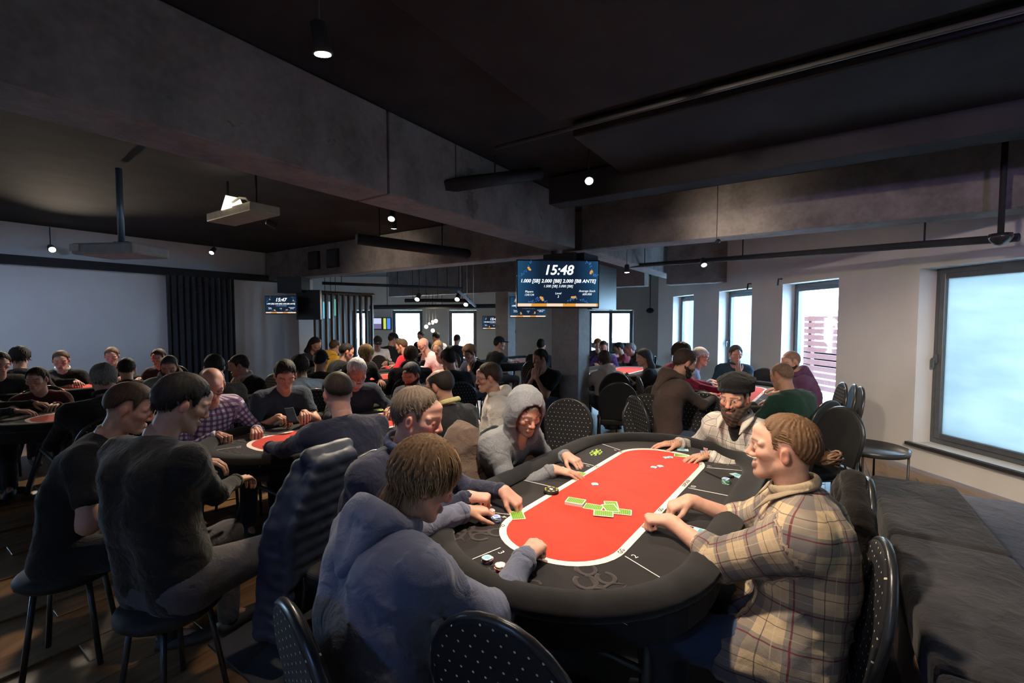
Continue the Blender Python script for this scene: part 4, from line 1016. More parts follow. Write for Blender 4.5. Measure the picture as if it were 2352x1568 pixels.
P(655, 862, 3.8, 132, 'man in the printed tee', 'young man in a dark blue printed tee looking at the phone he holds', yaw=14, pitch=26, lean=.2, top=TEE, sleeve='short', topname='tee_shirt', hair='short', hairc=DKH, skin=PALE, hands=[(-1.66, 3.62, .86), (-1.80, 3.58, .84)], pose=('hold', 'hold'))
P(775, 905, 2.75, 318, 'man in the navy jumper', 'man in a navy jumper with his back turned beside the second table', lean=.18, yaw=0, pitch=20, top=NAVY, topname='jumper', hair='buzz', hairt=.010, hairc=(.035, .024, .018), skin=ROSY, bulk=1.15, shw=.19, hands=[(-1.62, 2.95, .80), (-1.20, 3.4, .80)], nape=-.055)
P(820, 855, 4.15, 152, 'grey bearded man', 'old man with grey hair and beard in a dark denim jacket', yaw=-8, pitch=24, lean=.22, top=K((.02, .03, .045), 'dark_denim_jacket'), topname='jacket', hair='short', hairc=(.42, .42, .42), beard=.008, beardc=(.40, .38, .36), skin=TANS, hands=[(-1.05, 3.95, .81), (-1.35, 3.75, .80)], bulk=1.1)
P(944, 862, 4.5, 190, 'man with the black beard', 'man with slicked black hair and beard in a dark jacket', yaw=10, pitch=20, lean=.2, top=K((.02, .022, .032), 'ink_jacket'), topname='jacket', hair='slick', hairc=(.03, .03, .035), beard=.008, beardc=(.02, .018, .018), skin=TANS, hands=[(-.75, 4.1, .80), (-1.12, 4.05, .80)])
P(1010, 888, 3.2, 306, 'man with the yellow collar', 'balding man with glasses and a yellow shirt collar seen from behind', yaw=-12, pitch=14, lean=.15, top=BLK, hair='bald', hairc=DKH, crown=.07, glasses=GLM, skin=TANS, collar=K((.55, .48, .22), 'yellow_cotton'), hands=[(-.95, 3.35, .8), (-.75, 3.6, .8)])
P(1122, 868, 3.85, 262, 'man in the cream hoodie', 'smiling man with glasses in a cream hoodie leaning back', yaw=-2, pitch=6, lean=.02, top=CREAM, topname='hoodie', hood='down', hair='short', hairc=(.035, .022, .016), glasses=GLM, skin=PALE, hands=['lap', 'lap'], loose=.012)
# left side tables
P(85, 872, 4.45, 140, 'woman in maroon', 'woman in a maroon long sleeved top at the far left table', yaw=20, pitch=8, lean=.10, top=MAROON, hair='slick', hairc=(.03, .018, .013), skin=PALE, shw=.15, bulk=.85, size=.95)
P(46, 822, 5.5, 318, 'dark haired man at the far left', 'dark haired person in a dark jacket seen from behind near the left edge', top=CHAR, hair='medium', hairc=DKH, lean=.1, lod='mid')
P(140, 828, 6.0, 142, 'man in the open black shirt', 'short haired man in an open black shirt over a white tee at the left wall', top=BLK, hair='buzz', hairt=.010, hairc=(.10, .06, .035), skin=ROSY, collar=WHITE, hands=[None, (-5.55, 5.8, .82)], bulk=1.05)
P(257, 818, 6.6, 148, 'fair man at the left wall', 'fair short haired man in a dark top sitting against the left wall', top=CHAR, hair='buzz', hairt=.010, hairc=(.13, .08, .05), skin=ROSY, lean=.12)
P(291, 848, 5.3, 320, 'dark haired player before the left wall', 'dark haired player in black turned to the left wall', top=BLK, hair='short', hairc=DKH, lean=.12)
P(238, 872, 3.55, 312, 'grey haired man in black', 'grey haired man in a black jacket seen from behind at the left', top=BLK, topname='jacket', hair='short', hairc=(.16, .15, .14), hairt=.010, bulk=1.2, shw=.2, lean=.12, skin=ROSY, collar=BLK)
P(364, 822, 6.5, 170, 'man half hidden by the grey jacket', 'short haired man half hidden behind the man in the grey jacket', top=CHAR, hair='buzz', hairt=.010, hairc=(.07, .04, .03), skin=ROSY, lean=.12)
P(389, 843, 5.0, 140, 'man in the grey jacket', 'bearded man in a light grey jacket in front of the dark curtain', top=GREY, topname='jacket', hair='buzz', hairc=(.04, .03, .025), beard=.010, beardc=(.03, .02, .018), skin=MIDS, yaw=12, pitch=20, loose=.012, hood='down')
P(548, 840, 5.4, 205, 'man resting his chin on his hand', 'dark haired man in black resting his chin on his hand', top=BLK, hair='short', hairc=(.03, .02, .016), skin=PALE, hands=['chin', None], yaw=30, pitch=10, collar=WHITE)
P(688, 845, 4.9, 318, 'man in the pale denim jacket', 'dark haired man in a pale denim jacket seen from behind', top=DEN, topname='denim_jacket', hair='medium', hairc=DKH, lean=.14, pitch=20, loose=.01)
P(492, 845, 4.3, 320, 'player behind the bald man', 'dark haired player half hidden behind the bald man', top=CHAR, hair='short', hairc=DKH, lean=.1)
P(0, 835, 5.0, 120, 'man cut by the left edge', 'man at the very left edge of the picture', top=BLK2, hair='short', hairc=DKH, skin=ROSY)
P(-105, 880, 3.9, 66, 'player outside the left edge', 'player whose grey sleeved arm reaches in from the left edge', top=CHAR, hair='short', hairc=DKH, hands=[(-4.35, 4.35, .82), (-4.2, 4.12, .80)], lean=.2)
# the crowd in the middle
def Fp(*a, **k): k.setdefault('lod', 'far'); return P(*a, **k)
Fp(725, 792, 8.0, 110, 'long haired player by the slats', 'long haired player in black in front of the wooden slats', hair='long', hairc=DKH, skin=MIDS)
P(737, 830, 5.7, 330, 'player with the dark cap by the slats', 'player in black with a dark cap seen from behind near the slats', cap=('cap', BLK), hairc=DKH, lean=.12, yaw=30)
Fp(770, 797, 8.3, 30, 'player in yellow', 'player in a yellow hooded top in the crowd', top=YEL, hood='down', hair='short', hairc=BRH)
Fp(796, 808, 7.0, 40, 'black haired player next to the yellow top', 'black haired player in black next to the yellow top', hair='short', hairc=DKH, yaw=20)
P(840, 815, 6.0, 130, 'blond player', 'blond player in black leaning forward behind the grey bearded man', hair='medium', hairc=BLO, pitch=32, lean=.25, skin=PALE, top=BLK)
Fp(868, 788, 9.0, 160, 'player in the white tee', 'player in a white tee and black cap in the crowd', top=WHITE, sleeve='short', cap=('cap', BLK), pitch=25, skin=PALE)
Fp(904, 780, 9.4, 20, 'player in the black cap seen from behind', 'broad player in a black tee and cap seen from behind', top=BLK, cap=('cap', BLK), yaw=40, bulk=1.2, shw=.2)
Fp(922, 795, 8.0, 285, 'player in red', 'player in a bright red fleece seen from the side', top=RED, hair='short', hairc=BRH, yaw=-10, lean=.1, skin=PALE)
P(944, 818, 6.0, 350, 'player with the printed back', 'brown haired player in a black hoodie with a printed back', top=BLK, hair='medium', hairc=(.09, .045, .025), hood='down', bulk=1.15, shw=.2, lean=.16)
Fp(972, 792, 8.0, 235, 'bald man in white', 'bald man with glasses in a white shirt leaning sideways', top=WHITE, hair='none', glasses=GLM, skin=ROSY, lean=.28, pitch=20)
Fp(1006, 800, 7.6, 190, 'fair haired player in pink', 'fair haired young player in a pale pink sweater', top=PINK, hair='short', hairc=(.28, .16, .08), skin=PALE, pitch=18)
P(1028, 826, 5.5, 335, 'black haired man in front of the pink sweater', 'black haired man in black with his back turned before the pale pink sweater', hair='short', hairc=DKH, lean=.15, yaw=-20, skin=MIDS)
Fp(1050, 780, 10.6, 10, 'dark figure at the far window', 'dark figure standing out against the far window', top=BLK, hair='buzz', hairc=DKH, bulk=1.15)
P(1078, 812, 6.8, 215, 'curly haired player', 'curly haired player resting his chin on his hand', top=K((.025, .03, .055), 'navy_jacket'), hair='curly', hairc=(.13, .07, .035), hands=['chin', None], pitch=24, skin=MIDS)
Fp(1148, 790, 8.6, 60, 'player in the dark cap by the far table', 'player in a dark cap and tee turned right before the far wall', cap=('cap', BLK), sleeve='short', hands=[None, (.12, 8.95, .82)], skin=PALE, yaw=25, pitch=4)
P(1240, 824, 6.0, 215, 'man with his hands at his mouth', 'dark haired man in a black tee with his hands clasped at his mouth', sleeve='short', hair='short', hairc=DKH, hands=['chin', 'chin'], yaw=25, skin=MIDS, pitch=6)
Fp(1243, 795, 8.2, 20, 'player in the white collar beside the column', 'dark haired player with a white collar seen from behind beside the column', collar=WHITE, hair='short', hairc=DKH, top=CHAR)
Fp(966, 772, 11.5, 200, 'player below the hanging bulbs', 'dark haired player below the hanging bulbs', hair='short', hairc=DKH)
Fp(1001, 775, 11.2, 300, 'player with the hand at the ear', 'player beside the far windows with a raised hand', hair='short', hairc=DKH, top=WHITE, skin=PALE)
# right of the column
P(1388, 828, 6.4, 352, 'man in the beige hoodie', 'brown haired man in a beige hoodie seen from behind right of the column', top=BEIGE, topname='hoodie', hood='down', hair='medium', hairc=(.06, .035, .025), dots=False, lean=.14)
Fp(1386, 798, 8.6, 190, 'man in the purple check', 'balding man in a purple checked shirt facing the camera', top=PLP, hair='buzz', hairt=.006, hairc=BRH, skin=ROSY, bulk=1.1)
P(1478, 822, 6.7, 285, 'woman with long dark hair', 'woman with long dark hair in black seen in profile', hair='long', hairc=(.035, .032, .035), yaw=-12, pitch=8, skin=MIDS, shw=.155, bulk=.9, lean=.05, dots=False)
Fp(1421, 800, 9.6, 275, 'man in the red jacket', 'man in a dusty red jacket in profile by the double window', top=K((.34, .06, .08), 'dusty_red_jacket'), hair='short', hairc=DKH, skin=MIDS)
Fp(1447, 803, 8.8, 280, 'man in the black hooded coat', 'grey haired man in a black hooded coat by the double window', hood='down', hair='short', hairc=GRH, skin=ROSY, bulk=1.15)
Fp(1373, 792, 10.0, 190, 'auburn haired player', 'auburn haired player half hidden by the man in purple', hair='medium', hairc=(.25, .09, .03), top=CHAR, skin=PALE)
# table at the windows
P(1573, 834, 4.2, 84, 'man in the brown hoodie', 'bearded man in a brown hoodie in profile before the narrow windows', top=BROWN, topname='hoodie', hood='down', hair='short', hairc=(.04, .026, .02), beard=.008, beardc=(.03, .02, .016), skin=MIDS, pitch=20, lean=.18, bulk=1.1, hands=[(2.03, 4.5, .88), (2.0, 4.3, .88)], bottom=JEANS, pose=('fist', 'fist'), chair_rot=-6)
P(1566, 812, 5.5, 95, 'player in the crimson sleeve', 'dark haired player in a crimson top behind the brown hoodie', top=K((.22, .02, .055), 'crimson_fleece'), hair='medium', hairc=DKH, lean=.2, hands=[(2.55, 5.5, .8), (2.5, 5.25, .8)])
P(1609, 820, 6.0, 112, 'grey haired man in light blue', 'grey haired man with glasses in a light blue shirt before the left narrow window', top=LBLUE, hair='short', hairc=(.40, .39, .38), glasses=GLM, skin=ROSY, yaw=-12, pitch=8)
P(1690, 814, 6.4, 205, 'man in the teal jacket', 'man in a dark teal jacket with a hand at his mouth before the middle window', top=TEAL, topname='jacket', hair='short', hairc=(.03, .022, .02), hands=['chin', None], skin=MIDS, pitch=10, collar=TEAL, yaw=-15, bulk=1.1)
P(1816, 832, 5.2, 292, 'man in the plum hoodie', 'shaven headed man in a plum hoodie in front of the fence window', top=PURP, topname='hoodie', hood='down', hair='buzz', hairt=.003, hairc=(.22, .13, .10), beard=.006, beardc=(.03, .02, .02), skin=MIDS, yaw=-30, pitch=14, lean=.2, bulk=1.12)
P(1795, 864, 4.3, 336, 'broad man in green', 'broad man with cropped hair in a dark green sweater seen from behind', top=GREEN, topname='sweater', hair='buzz', hairt=.003, hairc=(.20, .12, .085), skin=MIDS, bulk=1.2, shw=.22, lean=.14, fat=.008, nape=-.06, dots=False)
# ------------------------------------------------------------------ lamps
LM = [(-.85, 2.07), (.67, 3.97)]
M_lampbody = plain('lamp_housing', (.03, .03, .033), .5)
SPOTBODY = [None]
def track_lamp(loc, aim, label, glow=M_lamp, e=0.0, size=70, big=1.0, drop=True):
    t = empty('spot_lamp', tuple(loc), 0, label, 'lamp', 'ceiling spot lamps')
    d = Vector(aim)-Vector(loc); R = d.to_track_quat('-Z', 'Y').to_matrix(); s = big
    mb = MB(); mb.lathe([(.012*s, .13*s), (.036*s, .12*s), (.040*s, .02*s), (.046*s, -.002*s), (.044*s, -.004*s)], 16, R=R); mb.build('housing', M_lampbody, t)
    mb = MB(); mb.lathe([(.001, .0), (.036*s, -.0045*s), (.036*s, -.007*s), (.001, -.012*s)], 16, R=R); mb.build('lens', glow, t)
    if drop:
        p = R@Vector((0, 0, .12*s)); mb = MB(); mb.tube([p, (p.x*1.0, p.y*1.0, max(.16, CEIL-loc[2]-.005))], .006*s, 6); mb.build('stem', M_lampbody, t)
    if e:
        u = d.normalized()*(.03*s); tabspot((loc[0]+u.x, loc[1]+u.y, loc[2]+u.z), aim, e, size)
    return t
T1 = (*TT(-.9, 2.1), .76); T2 = (*TT(-3.2, 2.25), .76)
# lamps the photograph shows
track_lamp(at(741, 122, 2.1), (-.75, 2.5, .9), 'round spot lamp hanging on a thin rod before the long beam', e=60, size=95, big=1.0)
track_lamp(at(1353, 415, 4.0), (.45, 1.9, .8), 'bright round spot lamp above the crossing of the beams', e=170, size=75, big=.95)
track_lamp(at(899, 502, 5.2), (-1.3, 3.7, .8), 'small bright spot lamp behind the long beam', e=520, size=80)
track_lamp(at(120, 573, 7.4), (-3.7, 4.6, .8), 'small spot lamp at the far left', e=420, size=85, big=1.2)
track_lamp(at(486, 580, 8.0), (-5.2, 6.0, .8), 'small tilted spot lamp above the curtain', e=420, size=80)
track_lamp(at(1617, 608, 6.6), (2.6, 5.2, .8), 'bright spot lamp on the track by the window wall', e=220, size=85, drop=False)
track_lamp(at(1440, 625, 7.5), (1.9, 7.4, .8), 'spot lamp right of the big screen', e=240, size=85)
for u, v, d, s_ in ((958, 687, 11.5, 'left'), (1050, 687, 11.5, 'middle'), (1070, 699, 12.5, 'right')):
    track_lamp(at(u, v, d), (at(u, v, d)[0]-.3, d-1.6, .8), 'far round track lamp, %s of three before the far windows' % s_, e=150, size=100, big=1.6)
# ceiling lamps above and behind the camera; the window wall's is added to brighten it
for x, y, tx, ty, tz, e, sz, nm in ((.02, 1.60, .55, 2.35, .76, 350, 86, 'over the near table'), (-1.3, .1, 3.6, 4.5, .85, 430, 58, 'left of the camera aimed across the near table'), (1.5, .3, 4.45, 4.9, .45, 850, 36, 'right of the camera aimed at the window wall'), (2.2, .6, 2.3, 2.4, .5, 12, 80, 'over the sofa')):
    track_lamp((x, y, 2.98), (tx, ty, tz), 'spot lamp on the ceiling %s' % nm, e=e, size=sz)
def wash(loc, aim, e, size, col, label):  # coloured lamps added out of view to tint walls and fill shade
    t = empty('added_wash_lamp', tuple(loc), 0, label, 'lamp', 'coloured wash lamps'); d = Vector(aim)-Vector(loc); R = d.to_track_quat('-Z', 'Y').to_matrix()
    mb = MB(); mb.lathe([(.02, .16), (.07, .15), (.08, .0), (.085, -.01)], 16, R=R); mb.build('housing', M_lampbody, t); mb = MB(); mb.lathe([(.001, -.002), (.07, -.004), (.07, -.008), (.001, -.014)], 16, R=R); mb.build('lens', emis('added_wash_glow_%02d' % int(col[1]*99), col, 3.0), t)
    mb = MB(); mb.tube([(0, 0, .1), (0, 0, CEIL-loc[2]-.005)], .012, 6); mb.build('stem', M_lampbody, t); u = d.normalized()*.05; tabspot((loc[0]+u.x, loc[1]+u.y, loc[2]+u.z), aim, e, size, 1.0, .08, col)
wash((2.3, -.8, 2.75), (4.3, 5.6, 2.75), 150, 55, (.58, .42, 1.0), 'violet wash lamp behind the camera towards the window wall')
wash((-6.2, .6, 2.75), tuple(AB(1.6, LB, 2.6)), 22, 80, (1.0, .52, .62), 'rose wash lamp behind the camera at the left')
wash(tuple(AB(-.8, -7.3, 2.85)), tuple(AB(2.4, LB, .7)), 260, 62, (.50, .66, 1.0), 'cool blue wash lamp lighting the left wall')
wash((-1.0, -1.2, 2.5), (-.6, 4.0, 2.75), 10, 90, (.95, .55, .68), 'rose wash lamp behind the camera under the long beam')
wash((-2.2, -1.6, 2.7), (-.5, 1.3, .7), 70, 70, (.25, .45, 1.0), 'deep blue wash lamp behind the camera at the left')
track_lamp((-1.7, 6.6, 2.95), (-1.8, 7.2, .8), 'spot lamp over the middle crowd', e=480, size=95)  # extra lamp added to brighten the crowd
track_lamp((-3.2, 6.2, 2.9), (-2.2, 7.9, 2.3), 'spot lamp washing the concrete beam', e=90, size=70)
track_lamp(tuple(AB(4.95, -.85, 2.42)), tuple(AB(5.5, -.80, 2.60)), 'small spot lamp aimed up at the cross beam', e=15, size=120, big=.5)  # added only for the warm pool on the beam
# hanging bulbs
bl = [(985, 749), (1000, 737), (1001, 758), (994, 743), (980, 748)]
bc = at(993, 740, 13.0); pend = empty('pendant_lamp', (bc[0], bc[1], bc[2]+.3), 0, 'cluster of glowing round bulbs on cords before the far wall', 'lamp')
for k, (u, v) in enumerate(((979, 750), (986, 743), (993.5, 738), (994, 742), (1001, 737), (994, 759))):
    p = at(u, v, 13.0+.1*(k % 3))-np.array([bc[0], bc[1], bc[2]+.3])
    mb = MB(); mb.tube([p, (p[0], p[1], CEIL-bc[2]-.31)], .006, 5); mb.build('cord', M_blackmat, pend); mb = MB(); mb.sphere(p, .055 if k in (0, 4, 5) else .035, 12, 8); mb.build('bulb', emis('bulb_glow', (1, .86, .6), 9.0), pend)
light('pendant_light', 'POINT', tuple(bc), 40, (1, .82, .55), shadow_soft_size=.1)
# large flood lamp plate under the slab
fp = at(556, 482, 4.9); fl = empty('flood_lamp', tuple(fp), -math.radians(RA), 'long flat plate with a bright angular lamp and bent arm under the ceiling', 'lamp')
mb = MB(); mb.box((0, 0, -.05), (.95, .30, .09)); mb.build('plate', plain('galvanised_tray', (.40, .35, .26), .45, .3), fl, .01)
mb = MB(); mb.add([(-.11, -.16, -.02), (.11, -.16, -.02), (.0, -.16, .12), (-.11, -.02, -.02), (.11, -.02, -.02), (.0, -.02, .12)], [(0, 1, 2), (3, 5, 4), (0, 3, 4, 1), (1, 4, 5, 2), (2, 5, 3, 0)]); mb.build('lit_bracket', emis('bracket_glow', (1, .92, .78), 1.6), fl)
mb = MB(); mb.tube([(.08, -.13, .04), (.22, -.13, .065), (.36, -.13, .04), (.46, -.13, -.03)], .012, 7); mb.build('arm', plain('cream_arm', (.7, .66, .5), .4), fl)
mb = MB(); mb.tube([(-.3, 0, -.01), (-.3, 0, CEIL-fp[2])], .012, 6); mb.tube([(.3, 0, -.01), (.3, 0, CEIL-fp[2])], .012, 6); mb.build('hanger', M_blackmat, fl)
light('flood_lamp_light', 'POINT', (fp[0]-.05, fp[1]-.32, fp[2]+.13), 1.0, WARM, shadow_soft_size=.04)
# ------------------------------------------------------------------ screens
M_tv = plain('screen_bezel', (.012, .012, .014), .35)
n = NT('tournament_clock_screen'); tc = n.coord('Object'); sx = n.n('ShaderNodeSeparateXYZ'); n.l(tc, sx.inputs[0])
c0 = n.ramp(n.math('ABSOLUTE', n.math('MULTIPLY', sx.outputs[0], 1.9)), [(.40, (.004, .014, .034)), (.62, (.006, .034, .085)), (.9, (.012, .07, .15))])
n.color((0, 0, 0)); n.l(c0, n.b.inputs['Emission Color']); n.b.inputs['Emission Strength'].default_value = 1.0; M_scr = n.m
M_txt = emis('screen_text_white', (.9, .95, 1), 1.35); M_txtb = emis('screen_text_blue', (.35, .6, 1), .9); M_or = emis('screen_bar_orange', (1, .42, .05), .8); M_or2 = emis('screen_bar_pale', (1, .72, .5), 1.0); M_vine = emis('screen_vine_blue', (.10, .28, .75), .5); M_gold = emis('screen_bells_gold', (.95, .45, .10), .8)
def tv(loc, wd, rz, label, time='15:48', full=True, tilt=0.0, mount=None, small=False):
    h = wd*.5625; t = empty('wall_screen', tuple(loc), rz, label, 'screen', 'tournament clock screens'); t.rotation_euler = (tilt, 0, rz)
    mb = MB(); mb.box((0, .035, 0), (wd+.03, .06, h+.03)); mb.build('casing', M_tv, t, .006)
    mb = MB(); mb.box((0, .0035, 0), (wd, .004, h)); di_ = mb.build('display', M_scr, t)
    X = Matrix.Rotation(PI/2, 4, 'X')
    def tx(s_, size, x, z, m, sh=.22, b=0.0): text_obj('screen_text', s_, size*wd, m, di_, Matrix.Translation((x*wd, -.0016, z*wd)) @ X, shear=sh, bold=b*wd)
    tx(time, .165, 0, .165, M_txt, b=.0035)
    tx('1.000 [SB] 2.000 [BB] 2.000 [BB ANTE]', .058, 0, .035, M_txt, b=.0012); tx('1.500 [SB] 3.000 [BB]', .042, 0, -.028, M_txtb if small else M_txt)
    tx('Players', .036, -.36, -.095, M_txt); tx('134/134', .036, -.36, -.135, M_txt); tx('Level', .036, 0, -.115, M_txt); tx('2', .04, 0, -.155, M_txt); tx('Average Stack', .036, .36, -.085, M_txt); tx('600.000', .036, .36, -.125, M_txt)
    for x0, x1, m in ((-.5, -.33, M_or2), (-.33, -.14, M_or), (-.14, .06, M_or2), (.06, .22, M_or), (.22, .48, M_or2), (.48, .5, M_or)):
        mb = MB(); mb.box(((x0+x1)/2*wd, .0005, -.257*wd), ((x1-x0)*wd, .0025, .036*wd)); mb.build('ticker_bar', m, di_)
    r_ = random.Random(5)
    for pts, gold in (([(-.49, .09), (-.42, .14), (-.36, .20), (-.34, .27)], (-.36, .18)), ([(.34, .27), (.40, .25), (.42, .16), (.45, .11), (.49, .12)], (.41, .15)), ([(-.36, -.22), (-.28, -.22), (-.24, -.17), (-.18, -.19), (-.14, -.225)], (-.20, -.18)), ([(.10, -.22), (.16, -.19), (.22, -.165), (.30, -.20), (.38, -.215)], (.19, -.165))):
        mb = MB()
        for (xa, za), (xb, zb) in zip(pts, pts[1:]):
            for q in range(9 if full else 4):
                f = r_.random(); mb.lathe([(.001, -.0006), (.007*wd, -.0006), (.007*wd, .0006), (.001, .0006)], 5, ((xa+(xb-xa)*f+r_.gauss(0, .009))*wd, -.0012, (za+(zb-za)*f+r_.gauss(0, .009))*wd), Matrix.Rotation(PI/2, 3, 'X'))
        mb.build('vine_graphic', M_vine, di_)
        mb = MB()
        for q in range(5): mb.lathe([(.001, -.0006), (.014*wd, -.0006), (.014*wd, .0006), (.001, .0006)], 7, ((gold[0]+r_.gauss(0, .011))*wd, -.002-.0002*q, (gold[1]+r_.gauss(0, .013))*wd), Matrix.Rotation(PI/2, 3, 'X'))
        mb.build('bell_graphic', M_gold, di_)
    if mount: 
        mb = MB(); mb.box((0, .10, 0), (.10, .09, .3)); mb.box((0, .17, .12), (.05, .14, .05)); mb.build('mount', M_tv, t)
    return t
def face_to(p0, p1): d = np.array(p1)-np.array(p0); return math.atan2(d[1], d[0])
# big double sided screen at the column
pl_, pr_ = at(1188, 650, 5.25), at(1376, 650, 5.25); c_ = at(1282, 652, 5.30)
tv(c_, .945, math.radians(4), 'large tournament clock screen on the column reading 15:48', tilt=math.radians(0), mount=True)
rs = empty('side_screen', tuple(AB(5.72, -2.40, 2.06)), -math.radians(RA)+PI/2, 'dark screen seen edge on at the right face of the column', 'screen')
mb = MB(); mb.box((0, 0, 0), (.80, .08, .58)); mb.build('casing', M_tv, rs, .006); mb = MB(); mb.box((0, .09, 0), (.2, .1, .2)); mb.build('mount', M_tv, rs)
rs2 = empty('column_box', tuple(AB(5.62, -2.84, 2.40)), -math.radians(RA), 'black box collar around the column top behind the big screen', 'box')
mb = MB(); mb.box((0, -.27, .0), (.46, .10, .2)); mb.box((.27, 0, 0), (.10, .44, .2)); mb.build('casing', M_blackmat, rs2)
# screen on the second column and its dark neighbour
tv(at(645, 700, 8.9), .585, math.radians(2), 'smaller tournament clock screen on the left column reading 15:47', '15:47', mount=True, small=True)
q = at(710, 700, 9.2); ds = empty('dark_screen', tuple(q), math.radians(-8), 'switched off dark screen right of the left column', 'screen'); mb = MB(); mb.box((0, 0, 0), (.52, .07, .60)); mb.build('casing', M_tv, ds, .006)
q = at(675, 655, 9.25); ds = empty('column_cabinet', tuple(q), math.radians(-4), 'black cabinet above the left column screen', 'cabinet'); mb = MB(); mb.box((0, 0, 0), (.50, .34, .32)); mb.build('body', M_tv, ds, .006)
tv(at(1134, 741, FARY-.068), .76, 0, 'small clock screen on the far wall between the windows', mount=False, small=True, full=False)
tv(at(1213, 705, 11.0), .86, math.radians(2), 'clock screen half hidden behind the big screen', mount=True, small=True, full=False)
# slot screen (photo and tables) on the far wall
q = at(877, 743, FARY-.072); gs = empty('results_screen', tuple(q), 0, 'far screen with a picture and a yellow and blue list', 'screen')
mb = MB(); mb.box((0, .04, 0), (.68, .06, .44)); mb.build('casing', M_tv, gs)
for x, z, w2, h2, m in ((-.17, .09, .30, .20, emis('screen_picture', (.6, .65, .9), 1.0)), (-.17, -.10, .30, .16, emis('screen_picture_dark', (.25, .2, .45), .7)), (.10, 0, .09, .38, emis('screen_list_yellow', (.7, .8, .1), .9)), (.24, 0, .12, .38, emis('screen_list_blue', (.1, .3, .9), .9))):
    mb = MB(); mb.box((x, .004, z), (w2, .004, h2)); mb.build('display', m, gs)
# ------------------------------------------------------------------ slatted wooden partition
sl = empty('slat_partition', (at(780, 760, 10.4)[0], 10.4, 0), 0, 'dark wooden slat partition between the left column and the far wall', 'partition'); M_slat = plain('dark_walnut', (.075, .045, .032), .5)
for k, u in enumerate(range(712, 856, 13)):
    p = at(u, 760, 10.4+.12*k); o = sl.location; mb = MB(); mb.box((p[0]-o[0], p[1]-o[1], 1.13), (.055, .10, 2.24)); mb.build('slat', M_slat, sl)
p0, p1 = at(705, 760, 10.4), at(860, 760, 11.8); o = sl.location
for z in (.05, 2.27): mb = MB(); mb.tube([(p0[0]-o[0], p0[1]-o[1], z), (p1[0]-o[0], p1[1]-o[1], z)], .05, 4); mb.build('rail', M_slat, sl)
for k, (u, v, c) in enumerate(((747, 712, (.2, .7, .9)), (760, 712, (.5, .75, .9)), (771, 706, (.15, .5, .4)))):
    p = at(u, v, 12.5+k*.1); e = empty('bar_sign', tuple(p), 0, '%s lit bar display panel glowing between the slats' % ('leftmost', 'middle', 'rightmost')[k], 'sign'); mb = MB(); mb.box((0, 0, 0), (.10, .05, .46)); mb.build('panel', emis('bar_glow_%d' % k, c, .8), e); mb = MB(); mb.tube([(0, 0, .2), (0, 0, CEIL-p[2]-.005)], .008, 5); mb.build('rod', M_blackmat, e)
# ------------------------------------------------------------------ curtain, projector, speakers, vents, tracks, pipes
cu = []; N_ = 150
for i in range(N_+1):
    t = i/N_; a = 3.52+1.22*t; off = .09+.035*math.sin(t*2*PI*11)+.012*math.sin(t*2*PI*23+1); cu.append((a, LB+.05+off))
V = []; Q = []
for j, z in enumerate((0.03, .9, 1.8, 2.5)):
    for a, b in cu: V.append(AB(a, b*1.0+(0.0), z))
n_ = N_+1
for j in range(3):
    for i in range(N_): Q.append((j*n_+i, j*n_+i+1, (j+1)*n_+i+1, (j+1)*n_+i))
co = mesh_np('curtain', V, [np.array(Q)], cloth((.030, .031, .038), 'curtain_velvet', sheen=.4), None); sm = co.modifiers.new('thick', 'SOLIDIFY'); sm.thickness = .008
tag(co, 'dark pleated curtain hanging at the left wall', 'curtain')
q = at(280, 577, 4.6); pj = empty('projector', tuple(q), -math.radians(RA+90)+PI, 'white ceiling projector on a pole at the left', 'projector'); pj.rotation_euler = (0, 0, -math.radians(6))
mb = MB(); mb.box((0, 0, 0), (.66, .42, .11)); mb.build('body', plain('projector_shell', (.30, .30, .32), .5), pj, .02); mb = MB(); mb.box((-.28, -.215, .01), (.10, .02, .07)); mb.build('lens_panel', plain('lens_panel', (.5, .52, .55), .3), pj, .008)
mb = MB(); mb.tube([(0, 0, .05), (0, 0, CEIL-q[2]-.01)], .028, 10); mb.tube([(-.08, 0, .08), (.08, 0, .08)], .02, 8); mb.build('pole', plain('blue_lit_steel', (.14, .20, .28), .35, .4), pj)  # blue reflected daylight is put into the pole's steel colour
for k, (u, v, s_) in enumerate(((565, 618, 'far left'), (597, 614, 'second from the left'), (727, 598, 'third from the left'), (770, 593, 'rightmost'))):
    kk = (u-1176)/FPX; A0 = AB(5.48, 0); b_ = (kk*A0[1]-A0[0])/(VB[0]-kk*VB[1]); pp = AB(5.455, b_); z = at(u, v, pp[1])[2]
    e = empty('wall_speaker', (pp[0], pp[1], z), -math.radians(RA), 'flat black speaker box on the concrete beam, %s of four' % s_, 'speaker', 'speakers on the beam'); mb = MB(); mb.box((0, 0, 0), (.36, .045, .36)); mb.build('cabinet', M_blackmat, e, .008); mb = MB(); mb.box((0, -.026, 0), (.31, .008, .31)); mb.build('grille', M_black, e)
def pipe(name, pts, r, label, cat='pipe', mat=M_blackmat, hang=True):
    o = empty(name, tuple(pts[0]), 0, label, cat); b0 = np.array(pts[0]); mb = MB(); mb.tube([np.array(p)-b0 for p in pts], r, 8); mb.build('rail', mat, o)
    if hang:
        for f in (.12, .5, .88):
            p = lerp(pts[0], pts[-1], f); mb = MB(); mb.tube([p-b0, (p[0]-b0[0], p[1]-b0[1], CEIL-b0[2]-.01)], .008, 5); mb.build('hanger', mat, o)
    return o
pipe('lighting_track', [at(1430, 612, 8.6), at(2340, 545, 3.75)], .035, 'black lighting track running along the window wall', 'track')
pipe('cable_duct', [at(820, 548, 6.0), at(1170, 596, 7.6)], .075, 'thick black duct below the ceiling in the middle', 'duct')
